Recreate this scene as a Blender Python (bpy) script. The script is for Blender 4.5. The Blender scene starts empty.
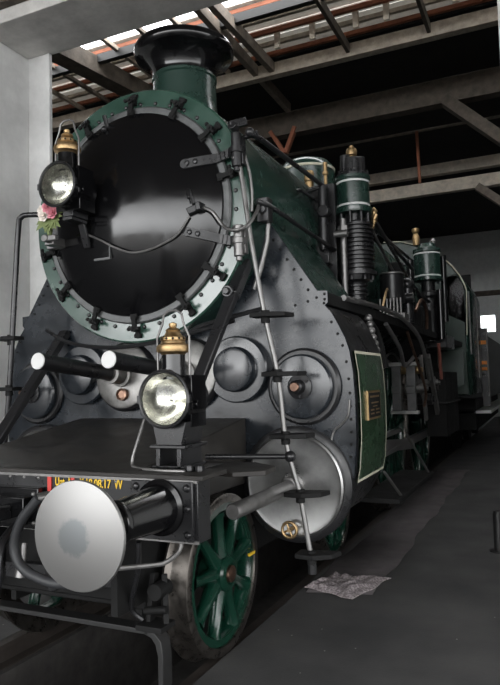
import bpy, bmesh, math, random
from mathutils import Vector, Matrix
random.seed(7)
S = bpy.context.scene
COL = S.collection
PI = math.pi

# ------------------------------------------------------------------ materials
MATS = {}
def material(name, base, rough=.5, metal=0., spec=.5, noise=0., nscale=6., nrough=0., bump=0., bscale=40., coat=0.):
    m = bpy.data.materials.new(name); m.use_nodes = True
    nt = m.node_tree; b = nt.nodes['Principled BSDF']
    b.inputs['Base Color'].default_value = (*base, 1)
    b.inputs['Roughness'].default_value = rough
    b.inputs['Metallic'].default_value = metal
    b.inputs['Specular IOR Level'].default_value = spec
    b.inputs['Coat Weight'].default_value = coat
    tc = nt.nodes.new('ShaderNodeTexCoord')
    if noise or nrough:
        n = nt.nodes.new('ShaderNodeTexNoise'); n.inputs['Scale'].default_value = nscale
        n.inputs['Detail'].default_value = 6; n.inputs['Roughness'].default_value = .65
        nt.links.new(tc.outputs['Object'], n.inputs['Vector'])
        if noise:
            r = nt.nodes.new('ShaderNodeMapRange')
            r.inputs['From Min'].default_value = .3; r.inputs['From Max'].default_value = .7
            r.inputs['To Min'].default_value = 1 - noise; r.inputs['To Max'].default_value = 1 + noise
            nt.links.new(n.outputs['Fac'], r.inputs['Value'])
            mx = nt.nodes.new('ShaderNodeVectorMath'); mx.operation = 'SCALE'
            mx.inputs[0].default_value = base
            nt.links.new(r.outputs[0], mx.inputs['Scale'])
            nt.links.new(mx.outputs[0], b.inputs['Base Color'])
        if nrough:
            r = nt.nodes.new('ShaderNodeMapRange')
            r.inputs['From Min'].default_value = .3; r.inputs['From Max'].default_value = .7
            r.inputs['To Min'].default_value = max(.02, rough - nrough); r.inputs['To Max'].default_value = rough + nrough
            nt.links.new(n.outputs['Fac'], r.inputs['Value'])
            nt.links.new(r.outputs[0], b.inputs['Roughness'])
    if bump:
        n2 = nt.nodes.new('ShaderNodeTexNoise'); n2.inputs['Scale'].default_value = bscale
        n2.inputs['Detail'].default_value = 8
        nt.links.new(tc.outputs['Object'], n2.inputs['Vector'])
        bp = nt.nodes.new('ShaderNodeBump'); bp.inputs['Strength'].default_value = bump; bp.inputs['Distance'].default_value = .01
        nt.links.new(n2.outputs['Fac'], bp.inputs['Height'])
        nt.links.new(bp.outputs[0], b.inputs['Normal'])
    MATS[name] = m
    return m

BLACK = material('black_paint', (.012, .012, .013), .32, spec=.5, nrough=.1, nscale=9)
GLOSS = material('gloss_black', (.004, .004, .0045), .14, spec=.5, nrough=.07, nscale=5)
SOOT = material('sooty_black', (.007, .007, .007), .68, spec=.22, nrough=.1, noise=.4)
GRAPH = material('graphite_paint', (.009, .012, .016), .24, spec=.45, noise=.5, nscale=4, nrough=.1, bump=.10, bscale=4)
COVERP = material('cover_graphite', (.014, .017, .021), .22, spec=.65, noise=.25, nscale=8, nrough=.06)
GREEN = material('locomotive_green', (.012, .033, .025), .26, spec=.8, noise=.1, nscale=3, nrough=.08)
RINGG = material('ring_green', (.024, .062, .045), .22, spec=1., noise=.2, nscale=4, nrough=.08)
WHEELG = material('wheel_green', (.004, .028, .017), .2, spec=.6, noise=.2, nscale=9)
PANELG = material('panel_green', (.016, .036, .018), .26, spec=.5, noise=.3, nscale=4, nrough=.08)
CREAM = material('cream_lining', (.55, .53, .42), .45)
WHITE = material('white_paint', (.64, .64, .63), .45)
STEEL = material('polished_steel', (.36, .36, .355), .36, metal=1, noise=.28, nscale=4, nrough=.1)
DECK = material('dusty_deck', (.022, .020, .018), .5, spec=.4, noise=.6, nscale=5, nrough=.12)
STEEL2 = material('dull_cover_steel', (.24, .235, .225), .42, metal=.9, noise=.35, nscale=9, nrough=.1)
BRIGHT = material('bright_steel', (.68, .67, .65), .28, metal=1, noise=.1, nscale=10)
DULL = material('dull_steel', (.22, .215, .21), .45, metal=.85, noise=.25, nscale=12, nrough=.1)
TYRE = material('tyre_steel', (.11, .10, .09), .32, metal=.9, noise=.4, nscale=16, nrough=.12)
MOTM = material('motion_steel', (.11, .11, .11), .4, metal=.85, noise=.3, nscale=8)
BRASS = material('brass', (.42, .29, .15), .45, metal=1, noise=.3, nscale=30, nrough=.1)
COPPER = material('copper', (.24, .15, .11), .4, metal=1, noise=.3, nscale=30)
FLANGEM = material('worn_flange', (.075, .078, .078), .42, spec=.6, metal=.3, noise=.4, nscale=14, nrough=.1)
YELLOW = material('yellow_lettering', (.78, .50, .03), .5)
ORANGE = material('orange_marker', (.85, .28, .03), .5)
RED = material('red_stripe', (.55, .05, .04), .5)
REDROD = material('red_brown_rod', (.16, .05, .035), .4)
RUBBER = material('hose_rubber', (.022, .023, .025), .55, noise=.2)
CABG = material('cab_grey_green', (.018, .032, .025), .4, noise=.2)
TENDERG = material('tender_grey', (.07, .075, .075), .5, noise=.25)
CONC = material('concrete', (.66, .66, .65), .85, noise=.16, nscale=2.2, bump=.15, bscale=30)
CONC2 = material('concrete_soffit', (.60, .585, .56), .85, noise=.25, nscale=3, bump=.25, bscale=20)
BACKW = material('back_wall_paint', (.62, .63, .62), .8, noise=.1)
DARKW = material('dark_wall', (.05, .05, .05), .9, noise=.2)
WOODD = material('dark_timber', (.085, .070, .055), .8, noise=.4, nscale=7, bump=.2)
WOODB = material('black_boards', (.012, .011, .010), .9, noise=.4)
WOODM = material('grey_timber', (.19, .16, .13), .8, noise=.35, nscale=8, bump=.2)
WOODL = material('pale_timber', (.38, .33, .27), .8, noise=.3, nscale=9, bump=.2)
LIGHTENED = material('lightened_timber', (.62, .55, .46), .85, noise=.25, nscale=6, bump=.2)  # paler base colour stands in for light that misses the tie beams
WOODR = material('red_batten', (.28, .10, .055), .8, noise=.3)
BOARDW = material('frosted_panes', (.62, .60, .56), .8, noise=.2, nscale=5)
def translucent(m, f):
    nt = m.node_tree; b = nt.nodes['Principled BSDF']; o = nt.nodes['Material Output']
    t = nt.nodes.new('ShaderNodeBsdfTranslucent'); t.inputs[0].default_value = (.8, .78, .74, 1); mx = nt.nodes.new('ShaderNodeMixShader'); mx.inputs[0].default_value = f
    nt.links.new(b.outputs[0], mx.inputs[1]); nt.links.new(t.outputs[0], mx.inputs[2]); nt.links.new(mx.outputs[0], o.inputs['Surface'])
translucent(BOARDW, .16)
IRON = material('dark_iron', (.014, .014, .014), .5)
RAILM = material('rail_steel', (.05, .042, .037), .55, metal=.5, noise=.3)
MATM = material('worn_walkway', (.095, .084, .086), .75, noise=.3, nscale=5, bump=.3, bscale=60)
PINK = material('pink_petal', (.70, .27, .32), .6)
WHPET = material('white_petal', (.82, .75, .68), .6)
LEAF = material('leaf_green', (.17, .21, .08), .6)
GRAVEL = material('yard_gravel', (.16, .155, .15), .9, noise=.3, nscale=3, bump=.4)
PITM = material('pit_floor', (.035, .032, .03), .85, noise=.5, nscale=5)

def floor_mat():
    m = bpy.data.materials.new('asphalt_floor'); m.use_nodes = True; nt = m.node_tree
    b = nt.nodes['Principled BSDF']; b.inputs['Roughness'].default_value = .72
    tc = nt.nodes.new('ShaderNodeTexCoord')
    n = nt.nodes.new('ShaderNodeTexNoise'); n.inputs['Scale'].default_value = 1.7; n.inputs['Detail'].default_value = 8
    r = nt.nodes.new('ShaderNodeValToRGB')
    r.color_ramp.elements[0].position = .32; r.color_ramp.elements[0].color = (.040, .040, .041, 1)
    r.color_ramp.elements[1].position = .7; r.color_ramp.elements[1].color = (.082, .080, .079, 1)
    v = nt.nodes.new('ShaderNodeTexVoronoi'); v.inputs['Scale'].default_value = 9
    c = nt.nodes.new('ShaderNodeMath'); c.operation = 'LESS_THAN'; c.inputs[1].default_value = .05
    w = nt.nodes.new('ShaderNodeTexWhiteNoise'); g = nt.nodes.new('ShaderNodeMath'); g.operation = 'GREATER_THAN'; g.inputs[1].default_value = .66
    mu = nt.nodes.new('ShaderNodeMath'); mu.operation = 'MULTIPLY'
    mx = nt.nodes.new('ShaderNodeMix'); mx.data_type = 'RGBA'; mx.inputs['B'].default_value = (.32, .31, .29, 1)
    L = nt.links.new
    L(tc.outputs['Object'], n.inputs['Vector']); L(tc.outputs['Object'], v.inputs['Vector'])
    L(n.outputs['Fac'], r.inputs[0]); L(v.outputs['Distance'], c.inputs[0]); L(v.outputs['Position'], w.inputs['Vector'])
    L(w.outputs['Value'], g.inputs[0]); L(c.outputs[0], mu.inputs[0]); L(g.outputs[0], mu.inputs[1])
    L(mu.outputs[0], mx.inputs['Factor']); L(r.outputs[0], mx.inputs['A']); L(mx.outputs['Result'], b.inputs['Base Color'])
    n2 = nt.nodes.new('ShaderNodeTexNoise'); n2.inputs['Scale'].default_value = 60
    bp = nt.nodes.new('ShaderNodeBump'); bp.inputs['Strength'].default_value = .3; bp.inputs['Distance'].default_value = .006
    L(tc.outputs['Object'], n2.inputs['Vector']); L(n2.outputs['Fac'], bp.inputs['Height']); L(bp.outputs[0], b.inputs['Normal'])
    return m
FLOORM = floor_mat()

def rag_mat():
    m = bpy.data.materials.new('rag_cloth'); m.use_nodes = True; nt = m.node_tree
    b = nt.nodes['Principled BSDF']; b.inputs['Roughness'].default_value = .95
    tc = nt.nodes.new('ShaderNodeTexCoord')
    n = nt.nodes.new('ShaderNodeTexNoise'); n.inputs['Scale'].default_value = 55; n.inputs['Detail'].default_value = 5
    r = nt.nodes.new('ShaderNodeValToRGB')
    r.color_ramp.elements[0].position = .38; r.color_ramp.elements[0].color = (.16, .135, .14, 1)
    r.color_ramp.elements[1].position = .66; r.color_ramp.elements[1].color = (.44, .39, .395, 1)
    nt.links.new(tc.outputs['Object'], n.inputs['Vector']); nt.links.new(n.outputs['Fac'], r.inputs[0]); nt.links.new(r.outputs[0], b.inputs['Base Color'])
    return m
RAGM = rag_mat()

def buffer_mat():
    # bare steel head with a rough, duller contact patch worn into the centre
    m = bpy.data.materials.new('buffer_steel'); m.use_nodes = True; nt = m.node_tree
    b = nt.nodes['Principled BSDF']; b.inputs['Metallic'].default_value = .9
    tc = nt.nodes.new('ShaderNodeTexCoord'); L = nt.links.new
    n = nt.nodes.new('ShaderNodeTexNoise'); n.inputs['Scale'].default_value = 26; n.inputs['Detail'].default_value = 9; n.inputs['Roughness'].default_value = .75
    L(tc.outputs['Object'], n.inputs['Vector'])
    sub = nt.nodes.new('ShaderNodeVectorMath'); sub.operation = 'LENGTH'
    sep = nt.nodes.new('ShaderNodeVectorMath'); sep.operation = 'MULTIPLY'; sep.inputs[1].default_value = (1, 0, 1)
    L(tc.outputs['Object'], sep.inputs[0]); L(sep.outputs[0], sub.inputs[0])
    ad = nt.nodes.new('ShaderNodeMath'); ad.operation = 'MULTIPLY_ADD'; ad.inputs[1].default_value = .07
    L(n.outputs['Fac'], ad.inputs[0]); L(sub.outputs['Value'], ad.inputs[2])
    r = nt.nodes.new('ShaderNodeValToRGB'); cr = r.color_ramp
    cr.elements[0].position = .098; cr.elements[0].color = (.20, .21, .215, 1)
    cr.elements[1].position = .114; cr.elements[1].color = (.29, .286, .28, 1)
    L(ad.outputs[0], r.inputs[0]); L(r.outputs[0], b.inputs['Base Color'])
    b.inputs['Roughness'].default_value = .42
    return m
BUFM = buffer_mat()

def glass_mat(name, tint=(1, 1, 1), gl=.04, ior=1.5):
    m = bpy.data.materials.new(name); m.use_nodes = True; nt = m.node_tree
    for n in list(nt.nodes): nt.nodes.remove(n)
    o = nt.nodes.new('ShaderNodeOutputMaterial'); t = nt.nodes.new('ShaderNodeBsdfTransparent'); g = nt.nodes.new('ShaderNodeBsdfGlossy')
    f = nt.nodes.new('ShaderNodeFresnel'); mx = nt.nodes.new('ShaderNodeMixShader')
    t.inputs[0].default_value = (*tint, 1); g.inputs['Roughness'].default_value = gl; f.inputs['IOR'].default_value = ior
    L = nt.links.new
    L(f.outputs[0], mx.inputs[0]); L(t.outputs[0], mx.inputs[1]); L(g.outputs[0], mx.inputs[2]); L(mx.outputs[0], o.inputs[0])
    return m
GLASS = glass_mat('lamp_glass', (.97, .98, .95))
PANE = glass_mat('window_glass', (.93, .95, .95))
CABP = glass_mat('cab_glass', (.45, .48, .47), ior=1.18)
REFL = material('lamp_reflector', (.86, .85, .80), .24, metal=1, noise=.12, nscale=14, nrough=.08)

# ------------------------------------------------------------------ mesh builder
class MB:
    def __init__(self): self.bm = bmesh.new(); self.mi = 0
    def face(self, vs):
        try: f = self.bm.faces.new(vs); f.material_index = self.mi; return f
        except ValueError: return None
    def verts(self, pts): return [self.bm.verts.new(p) for p in pts]
    def box(self, x0, x1, y0, y1, z0, z1):
        v = self.verts([(x, y, z) for z in (z0, z1) for y in (y0, y1) for x in (x0, x1)])
        for q in ((0, 2, 3, 1), (4, 5, 7, 6), (0, 1, 5, 4), (2, 6, 7, 3), (0, 4, 6, 2), (1, 3, 7, 5)): self.face([v[i] for i in q])
        return self
    def bar(self, a, b, w, h, up=(0, 0, 1)):
        a, b = Vector(a), Vector(b); d = (b - a).normalized(); s = d.cross(Vector(up))
        if s.length < 1e-4: s = d.cross(Vector((0, 1, 0)))
        s.normalize(); u = s.cross(d)
        v = self.verts([p + s * (i * w / 2) + u * (j * h / 2) for p in (a, b) for (i, j) in ((-1, -1), (1, -1), (1, 1), (-1, 1))])
        for q in ((3, 2, 1, 0), (4, 5, 6, 7), (0, 1, 5, 4), (1, 2, 6, 5), (2, 3, 7, 6), (3, 0, 4, 7)): self.face([v[i] for i in q])
        return self
    def lathe(self, prof, o=(0, 0, 0), axis=(0, 0, 1), n=32):
        o = Vector(o); ax = Vector(axis).normalized()
        s = ax.cross(Vector((0, 0, 1)) if abs(ax.z) < .9 else Vector((1, 0, 0))).normalized(); t = ax.cross(s)
        rings = []
        for r, h in prof:
            c = o + ax * h
            if r < 1e-6: rings.append([self.bm.verts.new(c)])
            else: rings.append([self.bm.verts.new(c + s * (r * math.cos(2 * PI * k / n)) + t * (r * math.sin(2 * PI * k / n))) for k in range(n)])
        for A, B in zip(rings, rings[1:]):
            for k in range(n):
                k2 = (k + 1) % n
                if len(A) == 1 and len(B) == 1: continue
                if len(A) == 1: self.face([A[0], B[k2], B[k]])
                elif len(B) == 1: self.face([A[k], A[k2], B[0]])
                else: self.face([A[k], A[k2], B[k2], B[k]])
        return self
    def cyl(self, a, b, r, r2=None, n=20):
        a, b = Vector(a), Vector(b); L = (b - a).length; r2 = r if r2 is None else r2
        return self.lathe([(0, 0), (r, 0), (r2, L), (0, L)], a, b - a, n)
    def tube(self, pts, r, n=8, smooth=0, closed=False):
        P = [Vector(p) for p in pts]
        if smooth:
            Q = []
            for i in range(len(P) - 1):
                p0, p1, p2, p3 = P[max(i - 1, 0)], P[i], P[i + 1], P[min(i + 2, len(P) - 1)]
                for k in range(smooth):
                    t = k / smooth
                    Q.append(.5 * ((2 * p1) + (p2 - p0) * t + (2 * p0 - 5 * p1 + 4 * p2 - p3) * t * t + (3 * p1 - p0 - 3 * p2 + p3) * t ** 3))
            Q.append(P[-1]); P = Q
        rings = []; s = None; m = len(P)
        for i, p in enumerate(P):
            a = P[(i - 1) % m] if closed else P[max(i - 1, 0)]; b = P[(i + 1) % m] if closed else P[min(i + 1, m - 1)]
            d = (b - a).normalized()
            if s is None:
                s = d.cross(Vector((0, 0, 1)))
                if s.length < .05: s = d.cross(Vector((1, 0, 0)))
            s = (s - d * s.dot(d)).normalized(); t = d.cross(s)
            rings.append([self.bm.verts.new(p + s * (r * math.cos(2 * PI * k / n)) + t * (r * math.sin(2 * PI * k / n))) for k in range(n)])
        prs = list(zip(rings, rings[1:])) + ([(rings[-1], rings[0])] if closed else [])
        for A, B in prs:
            for k in range(n): self.face([A[k], A[(k + 1) % n], B[(k + 1) % n], B[k]])
        if not closed: self.face(rings[0][::-1]); self.face(rings[-1])
        return self
    def prism(self, poly, h0, h1, plane='xz'):
        f = {'xz': lambda a, b, h: (a, h, b), 'xy': lambda a, b, h: (a, b, h), 'yz': lambda a, b, h: (h, a, b)}[plane]
        A = self.verts([f(a, b, h0) for a, b in poly]); B = self.verts([f(a, b, h1) for a, b in poly]); n = len(poly)
        self.face(A[::-1]); self.face(B)
        for k in range(n): self.face([A[k], A[(k + 1) % n], B[(k + 1) % n], B[k]])
        return self
    def rivet(self, p, nrm, r, h=None, n=8):
        h = h or r * .8
        return self.lathe([(r, 0), (r * .75, h * .7), (0, h)], p, nrm, n)
    def hexa(self, p, nrm, r, h): return self.lathe([(r, 0), (r, h * .8), (r * .8, h), (0, h)], p, nrm, 6)
    def sphere(self, c, r, n=12, sz=1):
        return self.lathe([(r * math.sin(PI * k / n), -r * sz * math.cos(PI * k / n)) for k in range(n + 1)], c, (0, 0, 1), n * 2)
    def build(self, name, mats, parent=None, bevel=0, smooth=True, at=None):
        bmesh.ops.recalc_face_normals(self.bm, faces=self.bm.faces[:])
        me = bpy.data.meshes.new(name); self.bm.to_mesh(me); self.bm.free()
        for m in (mats if isinstance(mats, (list, tuple)) else [mats]): me.materials.append(m)
        if smooth:
            me.shade_smooth(); me.set_sharp_from_angle(angle=math.radians(38))
        o = bpy.data.objects.new(name, me); COL.objects.link(o)
        if at is not None:
            me.transform(Matrix.Translation(-Vector(at))); o.location = at
        if parent is not None:
            o.parent = parent
            if at is not None: o.location = Vector(at)
        if bevel:
            b = o.modifiers.new('Bevel', 'BEVEL'); b.width = bevel; b.segments = 2; b.limit_method = 'ANGLE'; b.angle_limit = math.radians(40)
        return o

def thing(name, label, cat, loc=(0, 0, 0), rz=0, group=None):
    o = bpy.data.objects.new(name, None); COL.objects.link(o); o.empty_display_size = .1
    o.location = loc; o.rotation_euler = (0, 0, rz); o['label'] = label; o['category'] = cat
    if group: o['group'] = group
    return o
def tag(o, label, cat, group=None):
    o['label'] = label; o['category'] = cat
    if group: o['group'] = group
    return o
def struct(o, label=None):
    o['kind'] = 'structure'
    if label: o['label'] = label
    return o
def copy_part(o, parent, shift=(0, 0, 0), mirror=False):
    c = o.copy(); COL.objects.link(c); c.parent = parent
    c.location = Vector(o.location) + Vector(shift)
    if mirror: c.scale.x = -1; c.location.x = -c.location.x
    for ch in o.children:
        d = ch.copy(); COL.objects.link(d); d.parent = c
    return c

# ------------------------------------------------------------------ camera
F = 639.0
TH, PT, RO = [math.radians(a) for a in (24.715, 3.508, -1.539)]
fw = Vector((-math.sin(TH) * math.cos(PT), math.cos(TH) * math.cos(PT), math.sin(PT)))
r0 = Vector((math.cos(TH), math.sin(TH), 0)); u0 = r0.cross(fw)
rt = r0 * math.cos(RO) + u0 * math.sin(RO); up = u0 * math.cos(RO) - r0 * math.sin(RO)
cam = bpy.data.cameras.new('camera'); co = bpy.data.objects.new('camera', cam); COL.objects.link(co)
co.matrix_world = Matrix(((rt.x, up.x, -fw.x, 2.566), (rt.y, up.y, -fw.y, -2.012), (rt.z, up.z, -fw.z, 1.6325), (0, 0, 0, 1)))
cam.sensor_fit = 'VERTICAL'; cam.sensor_height = 36; cam.lens = F / 685 * 36
cam.clip_end = 200
S.camera = co

# ------------------------------------------------------------------ locomotive
LOCO = thing('steam_locomotive', 'dark green and black steam locomotive with a big round smokebox door, filling the shed doorway', 'locomotive')
ZB = 2.82
Y0 = 1.69          # face of the smokebox ring

# smokebox barrel and front ring
MB().lathe([(.55, Y0 + .05), (.875, Y0 + .03), (.893, Y0 + .05), (.893, 3.95), (.87, 3.96), (.2, 3.97)], (0, 0, ZB), (0, 1, 0), 96).build('smokebox', GREEN, LOCO)
m = MB(); m.lathe([(.69, Y0 + .02), (.69, Y0), (.885, Y0), (.896, Y0 + .01), (.896, Y0 + .05)], (0, 0, ZB), (0, 1, 0), 96)
m.mi = 1
for k in range(40):
    a = 2 * PI * (k + .5) / 40
    m.rivet((.792 * math.cos(a), Y0, ZB + .792 * math.sin(a)), (0, -1, 0), .0155, .016)
m.build('smokebox_ring', [RINGG, BLACK], LOCO)
MB().lathe([(.60, Y0 - .01), (.66, Y0 - .03), (.755, Y0 - .03), (.765, Y0 - .02), (.765, Y0)], (0, 0, ZB), (0, 1, 0), 96).build('door_flange', FLANGEM, LOCO)
dprof = [(.715, Y0 - .03), (.71, Y0 - .045), (.69, Y0 - .055), (.66, Y0 - .075), (.60, Y0 - .105), (.52, Y0 - .14), (.42, Y0 - .175), (.32, Y0 - .205), (.22, Y0 - .228), (.12, Y0 - .243), (.05, Y0 - .249), (0, Y0 - .25)]
def dsurf(r):
    for (r1, y1), (r2, y2) in zip(dprof, dprof[1:]):
        if r2 <= r <= r1: return y2 + (y1 - y2) * (r - r2) / max(r1 - r2, 1e-6)
    return Y0 - .03
DOOR = MB().lathe(dprof, (0, 0, ZB), (0, 1, 0), 96).build('smokebox_door', GLOSS, LOCO)
def dp(x, z, off=0.): return Vector((x, dsurf(math.hypot(x, z - ZB)) - off, z))

# hinge straps and hinge post
for zs, x0, zo in ((3.065, .49, .06), (2.615, .50, -.08)):
    m = MB(); n = 10
    for k in range(n):
        xa = x0 + (.80 - x0) * k / n; xb = x0 + (.80 - x0) * (k + 1) / n
        za = zs + zo * k / n; zb = zs + zo * (k + 1) / n
        m.bar(dp(xa, za, .012), dp(xb + .006, zb, .012) if k < n - 1 else Vector((.83, Y0 - .085, zb)), .022, .058)
    m.mi = 0
    for t in (.06, .22):
        q = dp(x0 + (.8 - x0) * t, zs + zo * t, .022); m.rivet(q, (0, -1, 0), .02, .016, 10)
    m.cyl(dp(x0, zs, 0.), dp(x0, zs, .024), .029, n=16)
    m.build('hinge_strap', BLACK, DOOR)
for z0, z1 in ((3.01, 3.23), (2.43, 2.63)):
    m = MB(); m.cyl((.835, Y0 - .07, z0), (.835, Y0 - .07, z1), .034, n=14)
    m.cyl((.835, Y0 - .07, z0 - .03), (.835, Y0 - .07, z0), .02, n=12)
    m.cyl((.835, Y0 - .07, (z0 + z1) / 2 - .02), (.835, Y0 - .07, (z0 + z1) / 2 + .02), .042, n=14)
    m.box(.80, .87, Y0 - .05, Y0, z0 + .02, z1 - .02).build('hinge_knuckle', DULL if z0 < 2.8 else BLACK, LOCO, bevel=.004)
# clamps round the door
for deg in (89, 61, 37, 119, 146, -165, -141, -115, -89, -58, -36, 12):
    a = math.radians(deg); c, s = math.cos(a), math.sin(a)
    def q(r, y, t=0.): return Vector((r * c - t * s, y, ZB + r * s + t * c))
    m = MB()
    m.bar(q(.80, Y0 - .05), q(.71, Y0 - .06), .032, .018, (0, 1, 0))           # finger over the flange
    m.bar(q(.735, Y0 - .05), q(.70, Y0 - .052), .05, .022, (0, 1, 0))
    m.cyl(q(.805, Y0), q(.805, Y0 - .085), .010, n=10)                       # swing bolt
    m.cyl(q(.805, Y0 - .05), q(.805, Y0 - .075), .022, n=10)
    m.bar(q(.805, Y0 - .07, -.034), q(.805, Y0 - .07, .034), .015, .016, (0, 1, 0))   # wing nut
    m.sphere(q(.805, Y0 - .07, -.036), .014, 6); m.sphere(q(.805, Y0 - .07, .036), .014, 6)
    m.bar(q(.785, Y0 - .012), q(.865, Y0 - .012), .032, .022, (0, 1, 0))
    m.cyl(q(.85, Y0 - .01, -.026), q(.85, Y0 - .01, .026), .015, n=10)
    m.build('door_clamp', SOOT, LOCO)

# centre lock, number plate stud, cable
m = MB(); c = dp(.55, 2.76, 0)
m.bar(dp(.52, 2.735, .03), dp(.61, 2.775, .03), .045, .045); m.box(.585, .62, c.y - .06, c.y + .02, 2.735, 2.79)
m.build('cable_bracket', BLACK, DOOR, bevel=.006)
m = MB(); m.bar(dp(.555, 2.79, .02), dp(.53, 2.88, .035), .03, .02); m.bar(dp(.53, 2.88, .04), dp(.55, 2.815, .07), .022, .022)
m.build('door_handle', BLACK, DOOR, bevel=.004)
m = MB(); m.tube([dp(-.245, 2.672, .012), dp(-.12, 2.615, .02), dp(0, 2.55, .025), dp(.12, 2.505, .03), dp(.24, 2.51, .03), dp(.35, 2.545, .03), dp(.45, 2.60, .03), dp(.53, 2.71, .03)], .0075, 8, 6)
m.build('lamp_cable', DULL, DOOR)
m = MB(); m.tube([dp(.61, 2.765, .03), dp(.67, 2.73, .04), (.735, Y0 - .10, 2.64), (.79, Y0 - .12, 2.60), (.86, Y0 - .13, 2.585), (.92, Y0 - .10, 2.62), (.945, Y0 - .02, 2.72), (.95, Y0 + .02, 2.80)], .012, 8, 6)
m.build('cable_conduit', DULL, DOOR)
m = MB(); m.cyl((-.26, 1.46, 2.70), (-.26, 1.46, 2.66), .012, n=10); m.cyl((-.26, 1.44, 2.675), (-.245, 1.44, 2.672), .012, n=8)
p0 = dp(-.20, 2.50); m.box(-.20, -.06, dp(-.13, 2.5).y - .012, dp(-.13, 2.5).y + .03, 2.485, 2.50)
m.box(-.062, -.055, dp(-.06, 2.55).y - .01, dp(-.06, 2.55).y + .03, 2.49, 2.63)
m.build('plate_holder', FLANGEM, DOOR)
m = MB(); a = math.radians(106); m.cyl((.70 * math.cos(a), Y0 - .04, ZB + .70 * math.sin(a) - .035), (.70 * math.cos(a), Y0 - .085, ZB + .70 * math.sin(a) + .06), .016, n=10)
m.sphere((.70 * math.cos(a), Y0 - .09, ZB + .70 * math.sin(a) - .045), .022, 8); m.build('door_stop', BLACK, DOOR)
# pipe round the right side of the ring
m = MB(); pts = []
for d in range(34, -9, -4):
    a = math.radians(d); pts.append((.905 * math.cos(a), Y0 + .0, ZB + .905 * math.sin(a)))
m.tube(pts, .011, 8); m.build('rim_pipe', DULL, LOCO)
m = MB(); m.cyl((.80, Y0, 3.285), (.80, Y0 - .06, 3.30), .03, n=12); m.bar((.78, Y0 - .05, 3.30), (.86, Y0 + .03, 3.34), .04, .05)
m.build('pipe_clip', BLACK, LOCO, bevel=.004)

# chimney
m = MB(); m.lathe([(.44, 3.58), (.37, 3.66), (.30, 3.73), (.265, 3.80), (.258, 3.9), (.255, 4.08), (.265, 4.09), (.265, 4.11), (.255, 4.12)], (0, 2.42, 0), (0, 0, 1), 64)
CH = m.build('chimney', GREEN, LOCO)
m = MB(); m.lathe([(.256, 4.09), (.258, 4.13), (.266, 4.165), (.284, 4.20), (.312, 4.232), (.345, 4.256), (.378, 4.272), (.398, 4.288), (.408, 4.312), (.408, 4.34), (.398, 4.36), (.38, 4.37), (.355, 4.368), (.31, 4.35), (.26, 4.28), (.24, 4.1)], (0, 2.42, 0), (0, 0, 1), 64)
m.build('chimney_lip', GLOSS, CH)

# boiler, bands, dome, safety valves
m = MB(); m.lathe([(.3, 3.94), (.86, 3.95), (.86, 9.5), (.3, 9.5)], (0, 0, ZB), (0, 1, 0), 64); BOI = m.build('boiler', GREEN, LOCO)
for y in (4.6, 5.9, 7.2, 8.5):
    MB().lathe([(.862, y), (.868, y + .005), (.868, y + .055), (.862, y + .06)], (0, 0, ZB), (0, 1, 0), 64).build('boiler_band', BLACK, BOI)
m = MB(); m.lathe([(.42, 3.6), (.37, 3.72), (.34, 3.85), (.335, 4.16), (.32, 4.22), (.27, 4.28), (.16, 4.32), (0, 4.335)], (.03, 5.3, 0), (0, 0, 1), 40); DOME = m.build('steam_dome', GREEN, LOCO)
MB().lathe([(.336, 4.155), (.346, 4.16), (.346, 4.185), (.334, 4.19)], (.03, 5.3, 0), (0, 0, 1), 40).build('dome_band', CREAM, DOME)
m = MB(); m.lathe([(.05, 3.75), (.05, 3.95), (.06, 3.96), (.06, 4.06), (.05, 4.08), (0, 4.08)], (.16, 5.0, 0), (0, 0, 1), 16); m.build('safety_valve', BRASS, LOCO)
m = MB(); m.lathe([(.02, 3.55), (.02, 4.0), (.036, 4.01), (.036, 4.04), (.024, 4.05), (.024, 4.12), (.03, 4.13), (.03, 4.15), (0, 4.155)], (.36, 5.0, 0), (0, 0, 1), 14); m.build('whistle', BRASS, LOCO)

# handrail and long pipes on the right flank
m = MB(); m.tube([(.93, 1.60, 3.21), (.95, 1.75, 3.215), (.95, 2.4, 3.235), (.95, 3.15, 3.26), (.95, 9.4, 3.26)], .019, 10)
for y in (1.68, 3.0, 5, 7): m.cyl((.80, y, 3.21), (.96, y, 3.23), .017, n=10)
m.sphere((.94, 1.60, 3.21), .03, 8); m.build('boiler_handrail', BLACK, LOCO)
MB().tube([(.95, 1.66, 2.78), (1.0, 1.72, 2.765), (1.0, 2.4, 2.745), (1.0, 3.3, 2.72), (1.02, 3.5, 2.60)], .017, 10).build('flank_pipe', BLACK, LOCO)
MB().tube([(.88, 2.6, 3.10), (.90, 2.7, 3.12), (.93, 3.3, 3.10), (.98, 3.45, 3.0), (1.0, 3.5, 2.5)], .014, 8, 4).build('oil_pipe', BLACK, LOCO)
MB().tube([(.965, 1.80, 2.80), (.965, 1.80, 2.66), (.955, 1.80, 2.55), (.90, 1.80, 2.36), (.85, 1.8, 2.24)], .017, 10).build('drain_pipe', DULL, LOCO)
m = MB(); m.box(.92, 1.0, 1.72, 1.80, 2.66, 2.82); m.cyl((.96, 1.70, 2.74), (.96, 1.82, 2.74), .03, n=10); m.build('valve_block', BLACK, LOCO, bevel=.006)

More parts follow.
